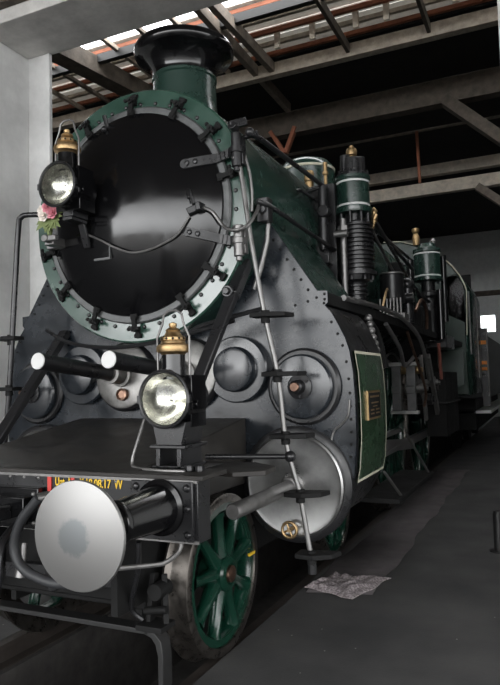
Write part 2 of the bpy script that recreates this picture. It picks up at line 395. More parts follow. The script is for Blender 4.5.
# cylinder block: front plate outline (right half) and its body behind
OUT = [(.905, 2.72), (1.235, 2.215), (1.305, 2.21), (1.305, 2.135), (1.285, 2.115), (1.33, 2.06), (1.374, 1.976), (1.41, 1.90), (1.437, 1.815), (1.455, 1.68), (1.463, 1.5), (1.462, 1.255), (1.44, 1.02), (1.40, .92), (1.33, .80), (1.25, .71), (1.15, .655), (1.05, .635), (.93, .655), (.82, .72), (.76, .80)]
full = OUT + [(.70, .95), (.70, 1.0)] + [(-.70, 1.0), (-.70, .95)] + [(-x, z) for x, z in OUT[::-1]]
arc = [(.88 * math.sin(math.radians(t)), ZB - .885 * math.cos(math.radians(t))) for t in range(-76, 77, 4)]
poly = full + [(x, z) for x, z in arc]
m = MB(); m.prism(poly, 1.95, 1.975)
m.mi = 1
def edge_rivets(pts, step, inset):
    for (xa, za), (xb, zb) in zip(pts, pts[1:]):
        L = math.hypot(xb - xa, zb - za); k = 0.
        n = max(1, int(L / step))
        nx, nz = (zb - za) / L, -(xb - xa) / L
        for i in range(n):
            t = (i + .5) / n
            yield xa + (xb - xa) * t + nx * inset, za + (zb - za) * t + nz * inset
for x, z in edge_rivets(OUT[0:2], .085, .045):
    m.rivet((x, 1.95, z), (0, -1, 0), .011)
    m.rivet((-x, 1.95, z), (0, -1, 0), .011)
for x, z in edge_rivets(OUT[5:14], .07, .03):
    m.rivet((x, 1.95, z), (0, -1, 0), .010)
    m.rivet((-x, 1.95, z), (0, -1, 0), .010)
for x, z in ((1.285, 2.19), (1.285, 2.155), (1.23, 2.17), (1.17, 2.15), (1.08, 2.13), (1.28, 2.13)): m.rivet((x, 1.95, z), (0, -1, 0), .010)
m.build('cylinder_front_plate', [GRAPH, SOOT], LOCO)
body = [p for p in OUT[4:]]
for sgn in (1, -1):
    m = MB(); pl = [(sgn * x, z) for x, z in body] + [(sgn * .5, .8), (sgn * .5, 2.1)]
    m.prism(pl, 1.976, 2.78)
    m.build('cylinder_block', BLACK, LOCO)
    m = MB(); m.prism([(sgn * .80, 2.72), (sgn * .905, 2.70), (sgn * 1.225, 2.205), (sgn * 1.05, 2.19), (sgn * .8, 2.19)], 1.977, 2.95); m.build('steam_pipe_cover', GREEN, LOCO)
    m = MB(); m.box(*sorted((sgn * 1.02, sgn * 1.30)), 1.977, 9.4, 2.125, 2.205); m.build('running_board', SOOT, LOCO, bevel=.004)
# cladding panel on the right flank
side = [(1.437, 1.815), (1.455, 1.68), (1.463, 1.5), (1.462, 1.255), (1.445, 1.06), (1.425, .965)]
def strip(m, pts, off, fy0, fy1):
    A = []; B = []
    for i, (x, z) in enumerate(pts):
        A.append(m.bm.verts.new((x + off, fy0(z), z))); B.append(m.bm.verts.new((x + off, fy1(z), z)))
    for i in range(len(pts) - 1): m.face([A[i], B[i], B[i + 1], A[i + 1]])
def dens(pts, n=5):
    out = []
    for (a, b), (c, d) in zip(pts, pts[1:]):
        out += [(a + (c - a) * k / n, b + (d - b) * k / n) for k in range(n)]
    return out + [pts[-1]]
sd = dens(side)
PY0, PY1 = 2.02, 2.74
m = MB(); strip(m, sd, .012, lambda z: PY0, lambda z: PY1); strip(m, sd, .001, lambda z: PY0, lambda z: PY1)
m.mi = 1
for i in range(9): m.rivet((side[0][0] + .006, PY0 + .06 + i * .075, 1.73), (1, 0, 0), .006)
PAN = m.build('cladding_panel', [PANELG, BLACK], LOCO)
m = MB(); w = .016
strip(m, sd, .0145, lambda z: PY0 - .002, lambda z: PY0 + w); strip(m, sd, .0145, lambda z: PY1 - w, lambda z: PY1 + .002)
strip(m, dens([side[0], (side[0][0] + .002, side[0][1] - .018)], 1), .0145, lambda z: PY0, lambda z: PY1)
strip(m, dens([(side[-1][0] + .003, side[-1][1] + .018), side[-1]], 1), .0145, lambda z: PY0, lambda z: PY1)
m.build('cream_lining', CREAM, PAN)
m = MB(); m.box(1.474, 1.487, 2.19, 2.53, 1.355, 1.55); m.mi = 1
m.box(1.487, 1.489, 2.205, 2.515, 1.37, 1.535); m.mi = 0
for (ya, yb, za, zb) in ((2.24, 2.48, 1.503, 1.516), (2.26, 2.46, 1.463, 1.472), (2.24, 2.33, 1.39, 1.40), (2.24, 2.33, 1.415, 1.425), (2.38, 2.48, 1.39, 1.40), (2.38, 2.48, 1.415, 1.425), (2.30, 2.42, 1.44, 1.446)):
    m.box(1.489, 1.491, ya, yb, za, zb)
BP = m.build('builders_plate', [BRASS, SOOT], PAN)
# beading that follows the plate round the cylinders
MB().tube([(1.43, 1.942, 1.50), (1.415, 1.942, 1.40), (1.37, 1.942, 1.345), (1.32, 1.942, 1.30), (1.30, 1.942, 1.22), (1.33, 1.942, 1.15), (1.385, 1.942, 1.04), (1.405, 1.942, .92), (1.37, 1.942, .80)], .008, 8, 6).build('beading', DULL, LOCO)

# covers on the front plate
def lp_cover(sgn):
    x = sgn * 1.06; z = .962
    m = MB(); m.lathe([(.30, 1.96), (.375, 1.96), (.375, 1.91), (.35, 1.895), (.33, 1.895)], (x, 0, z), (0, 1, 0), 64)
    k = m.build('low_pressure_cylinder', BLACK, LOCO)
    m = MB(); m.lathe([(.332, 1.90), (.33, 1.875), (.318, 1.868), (.298, 1.874), (.12, 1.868), (.075, 1.866), (0, 1.866)], (x, 0, z), (0, 1, 0), 64)
    m.build('cylinder_cover', STEEL, k)
    m = MB(); m.lathe([(.078, 1.868), (.078, 1.845), (.062, 1.838), (.058, 1.79), (.04, 1.785)], (x, 0, z), (0, 1, 0), 28)
    for i in range(6):
        a = 2 * PI * i / 6; m.hexa((x + .066 * math.cos(a), 1.843, z + .066 * math.sin(a)), (0, -1, 0), .012, .014)
    m.build('gland', DULL, k)
    m = MB(); m.lathe([(.035, 1.84), (.043, 1.80), (.043, .995), (.038, .985), (0, .985)], (x, 0, z), (0, 1, 0), 24); m.build('tail_rod', DULL, k)
    if sgn > 0:
        m = MB(); c = Vector((1.05, 1.80, .692)); pts = [c + Vector((.048 * math.cos(t * PI / 12), 0, .048 * math.sin(t * PI / 12))) for t in range(24)]
        m.tube(pts, .010, 8, closed=True)
        for t in range(4):
            a = t * PI / 2 + .4; m.cyl(c, c + Vector((.048 * math.cos(a), 0, .048 * math.sin(a))), .007, n=8)
        m.cyl(c + Vector((0, -.012, 0)), c + Vector((0, .09, 0)), .014, n=10); m.build('drain_handwheel', BRASS, k)
    return k
lp_cover(1); lp_cover(-1)
for sgn in (1, -1):
    x, z = sgn * 1.128, 1.592
    m = MB(); m.lathe([(.20, 1.96), (.248, 1.955), (.252, 1.93), (.235, 1.915), (.21, 1.915)], (x, 0, z), (0, 1, 0), 56); k = m.build('low_pressure_valve_chest', BLACK, LOCO)
    m = MB(); m.lathe([(.212, 1.92), (.21, 1.885), (.198, 1.872), (.17, 1.868), (.11, 1.864), (0, 1.862)], (x, 0, z), (0, 1, 0), 56); m.build('valve_cover', COVERP, k)
    m = MB(); m.lathe([(.082, 1.866), (.082, 1.85), (.045, 1.842), (.042, 1.78), (.030, 1.772)], (x, 0, z), (0, 1, 0), 28)
    for i in range(3):
        a = 2 * PI * i / 3 + .6; m.hexa((x + .062 * math.cos(a), 1.85, z + .062 * math.sin(a)), (0, -1, 0), .011, .012)
    m.build('gland', BLACK, k)
    m = MB(); m.lathe([(.030, 1.80), (.030, 1.755), (.026, 1.75), (0, 1.75)], (x, 0, z), (0, 1, 0), 20); m.build('spindle', COPPER, k)
    x, z = sgn * .658, 1.718
    m = MB(); m.lathe([(.20, 1.96), (.228, 1.955), (.228, 1.90), (.218, 1.888), (.155, 1.886)], (x, 0, z), (0, 1, 0), 56); k = m.build('high_pressure_valve_chest', COVERP, LOCO)
    m = MB(); m.lathe([(.158, 1.89), (.150, 1.882), (.150, 1.842), (.142, 1.83), (.12, 1.825), (0, 1.822)], (x, 0, z), (0, 1, 0), 56); m.build('valve_cover', COVERP, k)
    # inclined high pressure cylinder with tail rod tube
    o = Vector((sgn * .268, 1.90, 1.70)); ax = Vector((0, -.99, .092 if sgn > 0 else .105)).normalized()
    m = MB(); m.lathe([(.255, -.06), (.262, -.03), (.25, 0), (.24, .008)], o, ax, 56); k = m.build('high_pressure_cylinder', BLACK, LOCO)
    m = MB(); m.lathe([(.242, .0), (.24, .014), (.225, .022), (.10, .024), (0, .024)], o, ax, 56); m.build('cylinder_cover', STEEL2, k)
    m = MB(); m.lathe([(.085, .02), (.085, .05), (.066, .055), (.064, .14), (.058, .15), (.075, .152), (.075, .17), (.055, .175), (.055, .2)], o, ax, 28); m.build('gland', STEEL2, k)
    m = MB(); m.lathe([(.050, .17), (.052, .2), (.052, .888), (.03, .888)], o, ax, 28); m.build('tail_rod_tube', BLACK, k)
    m = MB(); m.lathe([(.052, .888), (.052, .894), (.048, .898), (0, .898)], o, ax, 28); m.build('white_end_cap', WHITE, k)
    m = MB(); d = o + Vector((sgn * -.0 + .02, -.02, -.14)); m.lathe([(.045, 0), (.045, .05), (.03, .055), (.028, .045), (0, .045)], d, ax, 18); m.build('drain_boss', COPPER, k)

# ladder rods beside the smokebox
for sgn in (1, -1):
    m = MB(); R_ = [(.846, 1.64, 3.02), (1.01, 1.60, 2.035), (1.085, 1.60, 1.669), (1.119, 1.60, 1.30), (1.17, 1.6, 1.08), (1.204, 1.60, .952), (1.267, 1.60, .56)]
    if sgn > 0:
        m.tube([(.80, 1.70, 3.05), (.815, 1.62, 3.075), (.835, 1.60, 3.05)] + R_[0:1] + [(.93, 1.6, 2.52)] + R_[1:], .0155, 12, 3)
    else:
        m.tube([(-.70, 1.66, 2.915), (-.92, 1.62, 2.935), (-.975, 1.60, 2.915), (-1.0, 1.60, 2.84), (-1.045, 1.6, 2.3), (-1.075, 1.6, 1.9), (-1.11, 1.6, 1.5), (-1.17, 1.6, 1.08), (-1.267, 1.6, .56)], .021, 12, 3)
    LR = m.build('step_rod', DULL if sgn > 0 else BLACK, LOCO)
    st = [(1.012, 2.035), (1.082, 1.669), (1.122, 1.294), (1.206, .952), (1.264, .60)] if sgn > 0 else [(-1.08, 2.0), (-1.10, 1.62), (-1.16, 1.2), (-1.23, .8)]
    for x, z in st:
        m = MB(); m.prism([(x - sgn * .085, 1.545), (x + sgn * .03, 1.53), (x + sgn * .13, 1.60), (x + sgn * .155, 1.70), (x + sgn * .02, 1.675), (x - sgn * .085, 1.65)], z - .008, z + .02, 'xy')
        m.cyl((x, 1.60, z - .045), (x, 1.60, z + .035), .028, n=12); m.build('step_plate', SOOT, LR, bevel=.004)
    if sgn > 0:
        m = MB(); m.sphere((1.148, 1.60, 1.178), .036, 10); m.build('ball_joint', BLACK, LR); m = MB(); m.cyl((1.268, 1.6, .50), (1.266, 1.6, .57), .026, n=12); m.build('rod_foot', BLACK, LR)
        m = MB(); m.tube([(1.14, 1.595, 1.178), (.69, 1.38, 1.19)], .016, 10); m.build('stay_rod', BLACK, LR)
# diagonal braces from plate to beam
MB().bar((.812, 1.57, 2.20), (.60, 1.17, 1.285), .05, .075, (1, 0, 0)).build('diagonal_brace', BLACK, LOCO, bevel=.008)
MB().bar((-.85, 1.94, 2.06), (-.85, .95, .95), .05, .085, (1, 0, 0)).build('diagonal_brace', BLACK, LOCO, bevel=.008)
m = MB(); m.bar((.80, 1.80, 2.42), (.812, 1.56, 2.17), .07, .07); m.cyl((.79, 1.52, 2.20), (.79, 1.60, 2.20), .040, n=14); m.cyl((.79, 1.50, 2.20), (.79, 1.52, 2.20), .025, n=8); m.build('brace_lug', BLACK, LOCO, bevel=.006)
MB().tube([(.96, 1.72, 2.10), (.62, 1.62, 2.02), (.50, 1.58, 1.97), (.42, 1.55, 1.86), (.42, 1.55, 1.6)], .015, 8, 4).build('front_pipe', BLACK, LOCO)
MB().tube([(-.75, 1.62, 2.05), (-.5, 1.60, 1.94), (-.1, 1.56, 1.89), (.3, 1.56, 1.92), (.8, 1.60, 2.02)], .014, 8, 5).build('cross_pipe', BLACK, LOCO)

# front footplate
m = MB(); m.prism([(.64, 1.195), (1.90, 1.385), (1.95, 1.385), (1.95, .95), (.64, .95)], -.695, .695, 'yz'); m.build('frame_cover', DECK, LOCO, bevel=.008)
m = MB(); m.box(-1.10, 1.10, .605, .86, 1.178, 1.200); m.build('front_deck', DECK, LOCO, bevel=.004)
m = MB(); m.prism([(.74, 1.00), (1.10, .92), (1.24, 1.02), (1.22, 1.20), (1.05, 1.32), (.74, 1.32)], 1.150, 1.176, 'xy'); m.build('side_step', DECK, LOCO, bevel=.004)
m = MB(); m.box(-1.065, 1.065, .62, .74, .885, 1.178)
m.mi = 1
for x in (.70, .98, 1.035):
    for z in (.93, 1.0, 1.07, 1.14):
        if x > .9: m.rivet((x, .62, z), (0, -1, 0), .012)
for x in (-.2, -.1, .0, .1, .52, .6): m.rivet((x, .62, 1.155), (0, -1, 0), .010)
BEAM = m.build('buffer_beam', [BLACK, DULL], LOCO, bevel=.006)
m = MB(); m.box(-1.065, 1.07, .608, .622, 1.165, 1.18); m.box(-1.065, 1.07, .608, .622, .885, .90); m.build('beam_edge', DULL, BEAM)
for x0 in (.168, .322):
    m = MB(); m.box(x0, x0 + .024, .612, .619, 1.0, 1.176); m.build('red_stripe', RED, BEAM)

def text_mesh(body, x0, x1, z0, h, y, name, mat, parent):
    cu = bpy.data.curves.new(name, 'FONT'); cu.body = body; cu.size = .1; cu.extrude = .001; cu.offset = .0018
    t = bpy.data.objects.new(name, cu); COL.objects.link(t)
    dg = bpy.context.evaluated_depsgraph_get()
    me = bpy.data.meshes.new_from_object(t.evaluated_get(dg)); COL.objects.unlink(t); bpy.data.objects.remove(t)
    xs = [v.co.x for v in me.vertices]; ys = [v.co.y for v in me.vertices]
    fx = (x1 - x0) / (max(xs) - min(xs)); fy = h / (max(ys) - min(ys))
    for v in me.vertices: v.co = Vector((x0 + (v.co.x - min(xs)) * fx, y - v.co.z, z0 + (v.co.y - min(ys)) * fy))
    me.materials.clear(); me.materials.append(mat)
    o = bpy.data.objects.new(name, me); COL.objects.link(o); o.parent = parent
    return o
for tx, xa, xb in (('Unt.', .217, .285), ('I', .305, .312), ('X', .376, .404), ('18.08.17', .420, .572), ('VV', .592, .642)):
    text_mesh(tx, xa, xb, 1.119, .045, .617, 'lettering', YELLOW, BEAM)

# buffers
def make_buffer():
    x, z = .871, 1.047
    m = MB(); m.box(x - .165, x + .178, .598, .62, z - .152, z + .125); m.mi = 1
    for dx in (-.135, .148):
        for dz in (-.12, .0, .095): m.rivet((x + dx, .598, z + dz), (0, -1, 0), .02, .016, 10)
    b = m.build('buffer', [BLACK, BLACK], LOCO, bevel=.004)
    m = MB(); m.lathe([(.135, .60), (.132, .585), (.112, .575), (.106, .55), (.088, .25), (.100, .245), (.101, .218), (.096, .21), (.06, .205)], (x, 0, z), (0, 1, 0), 40); m.build('buffer_barrel', GLOSS, b)
    m = MB(); m.lathe([(.06, .32), (.06, .08), (.085, .04), (.16, .03)], (x, 0, z), (0, 1, 0), 32); m.build('buffer_plunger', DULL, b)
    m = MB(); m.lathe([(.06, .045), (.205, .03), (.216, .022), (.217, .014), (.214, .008), (.16, .001), (.08, -.006), (0, -.008)], (x, 0, z), (0, 1, 0), 72)
    d = m.build('buffer_head', BUFM, b, at=(x - .010, 0, z - .003)); d.rotation_euler = (0, 0, math.radians(1.5))
    return b
bf = make_buffer()
copy_part(bf, LOCO, (-1.742, 0, 0))

# coupling gear
m = MB(); m.box(-.17, .15, .56, .62, .90, 1.11); m.box(-.13, .11, .50, .56, .93, 1.07); m.mi = 1
for x in (-.14, .12):
    for z in (.93, 1.08): m.rivet((x, .56, z), (0, -1, 0), .014)
CG = m.build('drawbar_housing', [GLOSS, DULL], LOCO, bevel=.012)
m = MB(); m.prism([(.50, 1.03), (.30, 1.04), (.20, 1.07), (.13, 1.05), (.10, .97), (.14, .90), (.22, .885), (.27, .92), (.25, .95), (.19, .94), (.17, .98), (.22, 1.0), (.30, .97), (.5, .96)], -.03, .03, 'yz'); m.build('draw_hook', BLACK, LOCO, bevel=.008)
for i, (zz, dx) in enumerate(((.95, .05), (.78, .045))):
    m = MB(); m.tube([(-dx, .20 + i * .05, zz), (-dx, .24 + i * .05, zz - .20), (-dx * .6, .26 + i * .05, zz - .25), (dx * .6, .26 + i * .05, zz - .25), (dx, .24 + i * .05, zz - .20), (dx, .20 + i * .05, zz)], .018, 10, 4, closed=True); m.build('coupling_link', BLACK, LOCO)
m = MB(); m.cyl((-.10, .30, .70), (.10, .30, .70), .03, n=12); m.cyl((0, .30, .70), (0, .34, .50), .022, n=12); m.build('coupling_screw', BLACK, LOCO)
m = MB(); m.tube([(.31, .40, 1.10), (.277, .40, 1.067), (.20, .40, .99), (.155, .40, .90), (.150, .40, .83), (.185, .40, .77), (.268, .40, .726), (.40, .42, .695), (.50, .5, .69)], .025, 14, 5); HS = m.build('brake_hose', RUBBER, LOCO)
m = MB(); m.cyl((.295, .40, 1.095), (.36, .50, 1.10), .026, n=14); m.cyl((.345, .48, 1.10), (.37, .62, 1.10), .034, n=6); m.build('hose_fitting', DULL, HS)
m = MB(); m.tube([(.06, .5, .93), (.10, .36, .86), (.11, .33, .70), (.08, .34, .60)], .022, 10, 4); m.build('heating_hose', BLACK, LOCO)
m = MB(); m.cyl((.16, .45, .86), (.165, .43, .74), .02, n=10); m.cyl((.165, .43, .74), (.165, .42, .70), .03, n=10); m.build('hose_cock', DULL, LOCO)
# under the beam
m = MB(); m.tube([(.62, .5, .76), (.80, .62, .765), (.86, .66, .775), (.90, .72, .82), (.90, .74, .89)], .012, 8, 4); m.build('steam_heat_pipe', DULL, LOCO)
m = MB(); m.tube([(.66, .72, .84), (.64, .74, .70), (.58, .78, .56), (.54, .82, .46), (.58, .86, .40)], .014, 8, 5); m.build('sanding_pipe', BLACK, LOCO)
m = MB(); m.box(.56, .72, .82, .96, .355, .385); m.bar((.60, .90, .38), (.60, .95, .62), .03, .05); m.bar((.70, .90, .38), (.66, .95, .62), .03, .05); m.cyl((.58, .88, .44), (.72, .88, .46), .02, n=10); m.cyl((.66, .85, .55), (.66, .97, .55), .045, n=12)
m.build('guard_bracket', SOOT, LOCO, bevel=.004)
m = MB(); m.tube([(-.72, .95, .06), (-.70, .95, .22), (-.62, .95, .315)], .02, 4); m.bar((-.66, .95, .318), (.58, .95, .318), .09, .028); m.prism([(.56, .332), (.62, .318), (.66, .28), (.672, .20), (.672, .03), (.640, .03), (.640, .20), (.625, .26), (.60, .29), (.56, .304)], .905, .995); m.build('rail_guard', IRON, LOCO, bevel=.004)
for sgn in (1, -1):
    m = MB(); m.box(*sorted((sgn * .50, sgn * .54)), .70, 9.6, .46, 1.15); m.build('main_frame', SOOT, LOCO)
    m = MB(); m.box(*sorted((sgn * .44, sgn * .48)), 1.0, 4.5, .34, .62); m.build('bogie_frame', SOOT, LOCO)
m = MB(); m.box(-.56, .52, .98, 1.03, .40, .86); m.box(-.50, .46, .94, .98, .44, .56); m.build('bogie_cross_beam', SOOT, LOCO, bevel=.01)
m = MB(); m.bar((-.3, .80, .60), (.42, .84, .60), .05, .09); m.cyl((.05, .78, .52), (.05, .78, .85), .035, n=12); m.build('brake_rigging', BLACK, LOCO, bevel=.006)

# bogie wheels
def spoke_wheel(yc, R, ns, rhub, name, seg=72, full=True):
    XO = .745
    m = MB(); m.lathe([(R - .105, XO - .13), (R - .005, XO - .135), (R + .028, XO - .145), (R + .032, XO - .13), (R + .012, XO - .112), (R + .002, XO - .10), (R - .002, XO - .005), (R - .010, XO + .0), (R - .055, XO), (R - .058, XO - .012), (R - .105, XO - .015), (R - .105, XO - .13)], (0, yc, R), (1, 0, 0), seg)
    w = m.build(name, TYRE, LOCO)
    m = MB(); m.lathe([(R - .056, XO - .012), (R - .10, XO - .01), (R - .115, XO - .03), (R - .115, XO - .10), (R - .05, XO - .12)], (0, yc, R), (1, 0, 0), seg); m.build('wheel_rim', WHEELG, w)
    m = MB(); m.lathe([(.04, XO - .14), (rhub, XO - .14), (rhub, XO + .01), (rhub - .012, XO + .025), (rhub * .62, XO + .03), (rhub * .55, XO + .02), (0, XO + .02)], (0, yc, R), (1, 0, 0), 36); m.build('wheel_hub', WHEELG, w)
    for k in range(ns):
        a = 2 * PI * (k + .35) / ns; c, s = math.cos(a), math.sin(a); m = MB()
        def q(r, t, x): return (x, yc + r * c - t * s, R + r * s + t * c)
        ra, rb = rhub * .8, R - .108; secs = []
        for r, wd, th in ((ra, .050, .055), ((ra + rb) / 2, .030, .042), (rb - .03, .036, .042), (rb + .005, .058, .05)):
            xm = XO - .045
            secs.append(m.verts([q(r, wd * math.cos(t * PI / 5), xm + th * math.sin(t * PI / 5)) for t in range(10)]))
        for A, B in zip(secs, secs[1:]):
            for t in range(10): m.face([A[t], A[(t + 1) % 10], B[(t + 1) % 10], B[t]])
        m.build('spoke', WHEELG, w)
    return w
W1 = spoke_wheel(1.5125, .475, 9, .105, 'bogie_wheel')
m = MB(); m.lathe([(.052, .765), (.05, .785), (.03, .79), (0, .79)], (0, 1.5125, .475), (1, 0, 0), 20); m.build('axle_end', COPPER, W1)
m = MB(); m.box(.735, .748, 1.5125 + .33, 1.5125 + .42, .49, .507); m.build('yellow_mark', YELLOW, W1)
copy_part(W1, LOCO, (0, 2.25, 0)); copy_part(W1, LOCO, (0, 0, 0), True); 
m = MB(); m.cyl((-.7, 1.5125, .475), (.7, 1.5125, .475), .075, n=20); m.build('axle', BLACK, LOCO)
W2 = spoke_wheel(6.15, .935, 15, .18, 'driving_wheel')
copy_part(W2, LOCO, (0, 2.07, 0))
for y0 in (6.15, 8.22):
    m = MB(); m.tube([(.80, y0 + 1.0 * math.cos(math.radians(t)), .95 + 1.0 * math.sin(math.radians(t))) for t in range(60, 171, 10)], .014, 8); m.build('splasher_edge', DULL, LOCO)

# crosshead guides, rods and step board
for x0, x1 in ((1.02, 1.12), (1.18, 1.28)):
    m = MB(); m.box(x0, x1, 5.05, 5.10, 1.24, 1.78); m.box(x0, x1, 5.02, 5.05, 1.46, 1.54); m.build('motion_plate', MOTM, LOCO, bevel=.006)
for z0, z1 in ((1.235, 1.27), (1.76, 1.80)):
    m = MB(); m.box(1.0, 1.30, 5.03, 5.14, z0, z1); m.build('motion_bracket', BRIGHT, LOCO, bevel=.004)
for z in (.88, 1.06):
    m = MB(); m.box(1.04, 1.10, 3.0, 5.1, z - .02, z + .02); m.build('slide_bar', DULL, LOCO)
m = MB(); m.cyl((1.07, 2.78, .97), (1.07, 4.2, .97), .035, n=14); m.build('piston_rod', BRIGHT, LOCO)
m = MB(); m.bar((1.07, 4.2, .97), (1.0, 6.2, .80), .06, .12); m.build('connecting_rod', DULL, LOCO, bevel=.01)
m = MB(); m.bar((.90, 6.1, .80), (.90, 8.3, .80), .06, .11); m.build('coupling_rod', DULL, LOCO, bevel=.01)
for y, z, r, mt in ((5.6, 1.72, .05, BRASS), (5.9, 1.5, .06, DULL), (6.4, 1.35, .07, BLACK), (6.9, 1.55, .05, DULL)):
    m = MB(); m.cyl((1.0, y, z), (1.24, y, z), r, n=16); m.cyl((1.24, y, z), (1.27, y, z), r * .6, n=12); m.build('link_pin', mt, LOCO)
m = MB(); m.bar((1.15, 5.5, 1.75), (1.15, 6.4, 1.35), .04, .09); m.bar((1.2, 5.9, 1.9), (1.2, 6.1, 1.1), .04, .08); m.build('valve_link', DULL, LOCO, bevel=.006)
m = MB(); m.bar((1.22, 6.3, 1.9), (1.22, 6.9, 1.15), .05, .10); m.bar((1.18, 6.9, 1.6), (1.18, 7.6, 1.3), .05, .09); m.build('valve_rod', DULL, LOCO, bevel=.006)
m = MB(); m.box(1.17, 1.50, 3.0, 4.62, .655, .695); ST = m.build('step_board', SOOT, LOCO, bevel=.006)
for a, b in (((1.43, 2.80, .93), (1.47, 3.18, .69)), ((1.40, 3.85, 1.12), (1.47, 4.50, .69))):
    MB().cyl(a, b, .011, n=8).build('step_strut', DULL, ST)

# air pump on the flank
PX, PYY = 1.15, 3.25
m = MB(); m.lathe([(.05, 3.02), (.150, 3.03), (.155, 3.05), (.155, 3.075), (.138, 3.08), (.138, 3.315), (.15, 3.32), (.15, 3.345), (.10, 3.35), (0, 3.35)], (PX, PYY, 0), (0, 0, 1), 36); PU = m.build('air_pump', GREEN, LOCO)
for z in (3.085, 3.285): MB().lathe([(.139, z), (.1415, z + .002), (.1415, z + .016), (.139, z + .018)], (PX, PYY, 0), (0, 0, 1), 36).build('white_band', WHITE, PU)
m = MB(); m.lathe([(.13, 3.345), (.13, 3.37), (.105, 3.39), (.10, 3.50), (.06, 3.52), (0, 3.52)], (PX, PYY, 0), (0, 0, 1), 24)
for k in range(8):
    a = 2 * PI * k / 8; m.hexa((PX + .125 * math.cos(a), PYY + .125 * math.sin(a), 3.345), (0, 0, 1), .016, .05)
for a, h in ((.3, .15), (2.2, .12), (4.0, .16), (5.3, .12)): m.cyl((PX + .07 * math.cos(a), PYY + .07 * math.sin(a), 3.36), (PX + .07 * math.cos(a), PYY + .07 * math.sin(a), 3.37 + h), .042, n=12)
m.build('pump_head', BLACK, PU)
m = MB(); m.lathe([(.03, 3.50), (.03, 3.535), (.045, 3.545), (.048, 3.58), (.04, 3.60), (.02, 3.605), (.02, 3.625), (0, 3.63)], (PX, PYY, 0), (0, 0, 1), 18); m.build('brass_valve', BRASS, PU)
m = MB(); m.lathe([(.08, 3.03), (.08, 2.94)], (PX, PYY, 0), (0, 0, 1), 20)
for k in range(8):
    a = 2 * PI * k / 8; m.cyl((PX + .12 * math.cos(a), PYY + .12 * math.sin(a), 2.94), (PX + .12 * math.cos(a), PYY + .12 * math.sin(a), 3.04), .014, n=8)
m.build('tie_bolts', BLACK, PU)
pr = [(.05, 2.50), (.155, 2.50), (.155, 2.53), (.118, 2.535)]
for k in range(11): z = 2.55 + k * .036; pr += [(.118, z), (.142, z + .006), (.142, z + .016), (.118, z + .022)]
pr += [(.118, 2.945), (.10, 2.96), (.04, 2.96)]
m = MB(); m.lathe(pr, (PX + .02, PYY, 0), (0, 0, 1), 36); m.build('finned_cylinder', BLACK, PU)
pr = [(.03, 2.21), (.08, 2.21)]
for k in range(6): z = 2.22 + k * .036; pr += [(.075, z), (.095, z + .006), (.095, z + .018), (.075, z + .024)]
pr += [(.08, 2.44), (.12, 2.46), (.13, 2.50), (.05, 2.5)]
m = MB(); m.lathe(pr, (PX, PYY, 0), (0, 0, 1), 32)
for k in range(8):
    a = 2 * PI * k / 8; m.hexa((PX + .14 * math.cos(a), PYY + .14 * math.sin(a), 2.455), (0, 0, 1), .016, .04)
m.build('lower_cylinder', BLACK, PU)
m = MB(); m.cyl((1.10, 3.08, 2.3), (1.10, 3.08, 2.96), .028, n=12); m.cyl((1.10, 3.08, 2.86), (1.10, 3.08, 2.90), .045, n=6); m.cyl((1.05, 3.0, 2.82), (1.16, 3.0, 2.82), .03, n=10); m.build('steam_pipe', DULL, PU)
m = MB(); m.box(.80, 1.02, 3.15, 3.35, 2.45, 3.30); m.box(.85, .98, 3.05, 3.2, 2.6, 2.75); m.cyl((.95, 3.02, 2.7), (.95, 3.02, 3.25), .04, n=12); m.cyl((.97, 3.05, 3.02), (.97, 2.95, 3.02), .05, n=14); m.build('pump_bracket', BLACK, PU, bevel=.008)
m = MB(); m.tube([(1.31, 3.3, 2.98), (1.33, 3.3, 3.02)], .02, 8); m.lathe([(.02, 2.96), (.03, 3.0), (.022, 3.04), (.03, 3.06), (.012, 3.09), (0, 3.1)], (1.30, 3.35, 0), (0, 0, 1), 12); m.tube([(1.30, 3.35, 2.96), (1.28, 3.34, 2.90), (1.20, 3.3, 2.88)], .009, 8, 3); m.build('oil_cup', BRASS, PU)
for pts, r, mt in (([(1.30, 3.4, 2.98), (1.28, 4.2, 2.85), (1.25, 5.4, 2.66), (1.25, 6.4, 2.6)], .018, BLACK), ([(1.26, 3.4, 2.93), (1.22, 4.3, 2.74), (1.2, 5.2, 2.55)], .014, DULL),
                   ([(1.31, 2.3, 2.20), (1.32, 3.4, 2.23), (1.34, 4.2, 2.20), (1.36, 4.9, 2.06), (1.37, 5.2, 1.86), (1.37, 5.4, 1.6)], .022, DULL),
                   ([(.95, 3.4, 3.1), (1.05, 3.9, 3.25), (1.05, 5.0, 3.15), (1.1, 6.2, 3.0)], .022, BLACK), ([(1.33, 2.85, 2.1), (1.36, 3.0, 2.0), (1.38, 3.05, 1.9), (1.40, 3.1, 1.72)], .03, SOOT),
                   ([(1.33, 3.5, 2.1), (1.36, 3.9, 1.9), (1.3, 4.4, 1.75), (1.3, 4.9, 1.85)], .02, DULL), ([(1.30, 4.6, 2.1), (1.32, 4.8, 1.9), (1.34, 5.3, 1.5), (1.3, 5.4, 1.3)], .016, COPPER),
                   ([(1.32, 5.0, 2.35), (1.34, 5.3, 2.5), (1.34, 5.6, 2.4), (1.32, 5.7, 2.2)], .02, COPPER), ([(1.2, 4.2, 2.5), (1.25, 3.9, 2.42), (1.28, 3.6, 2.24)], .012, BRASS)):
    MB().tube(pts, r, 8, 5).build('pipe', mt, LOCO)
m = MB(); m.tube([(1.335, 2.86, 2.12), (1.345, 2.87, 2.04), (1.36, 2.89, 1.94), (1.385, 2.92, 1.82)], .022, 8, 3)
for k in range(6): m.sphere((1.34 + .008 * k, 2.86 + .01 * k, 2.10 - .05 * k), .032, 6)
m.build('valve_rod_linkage', DULL, LOCO)
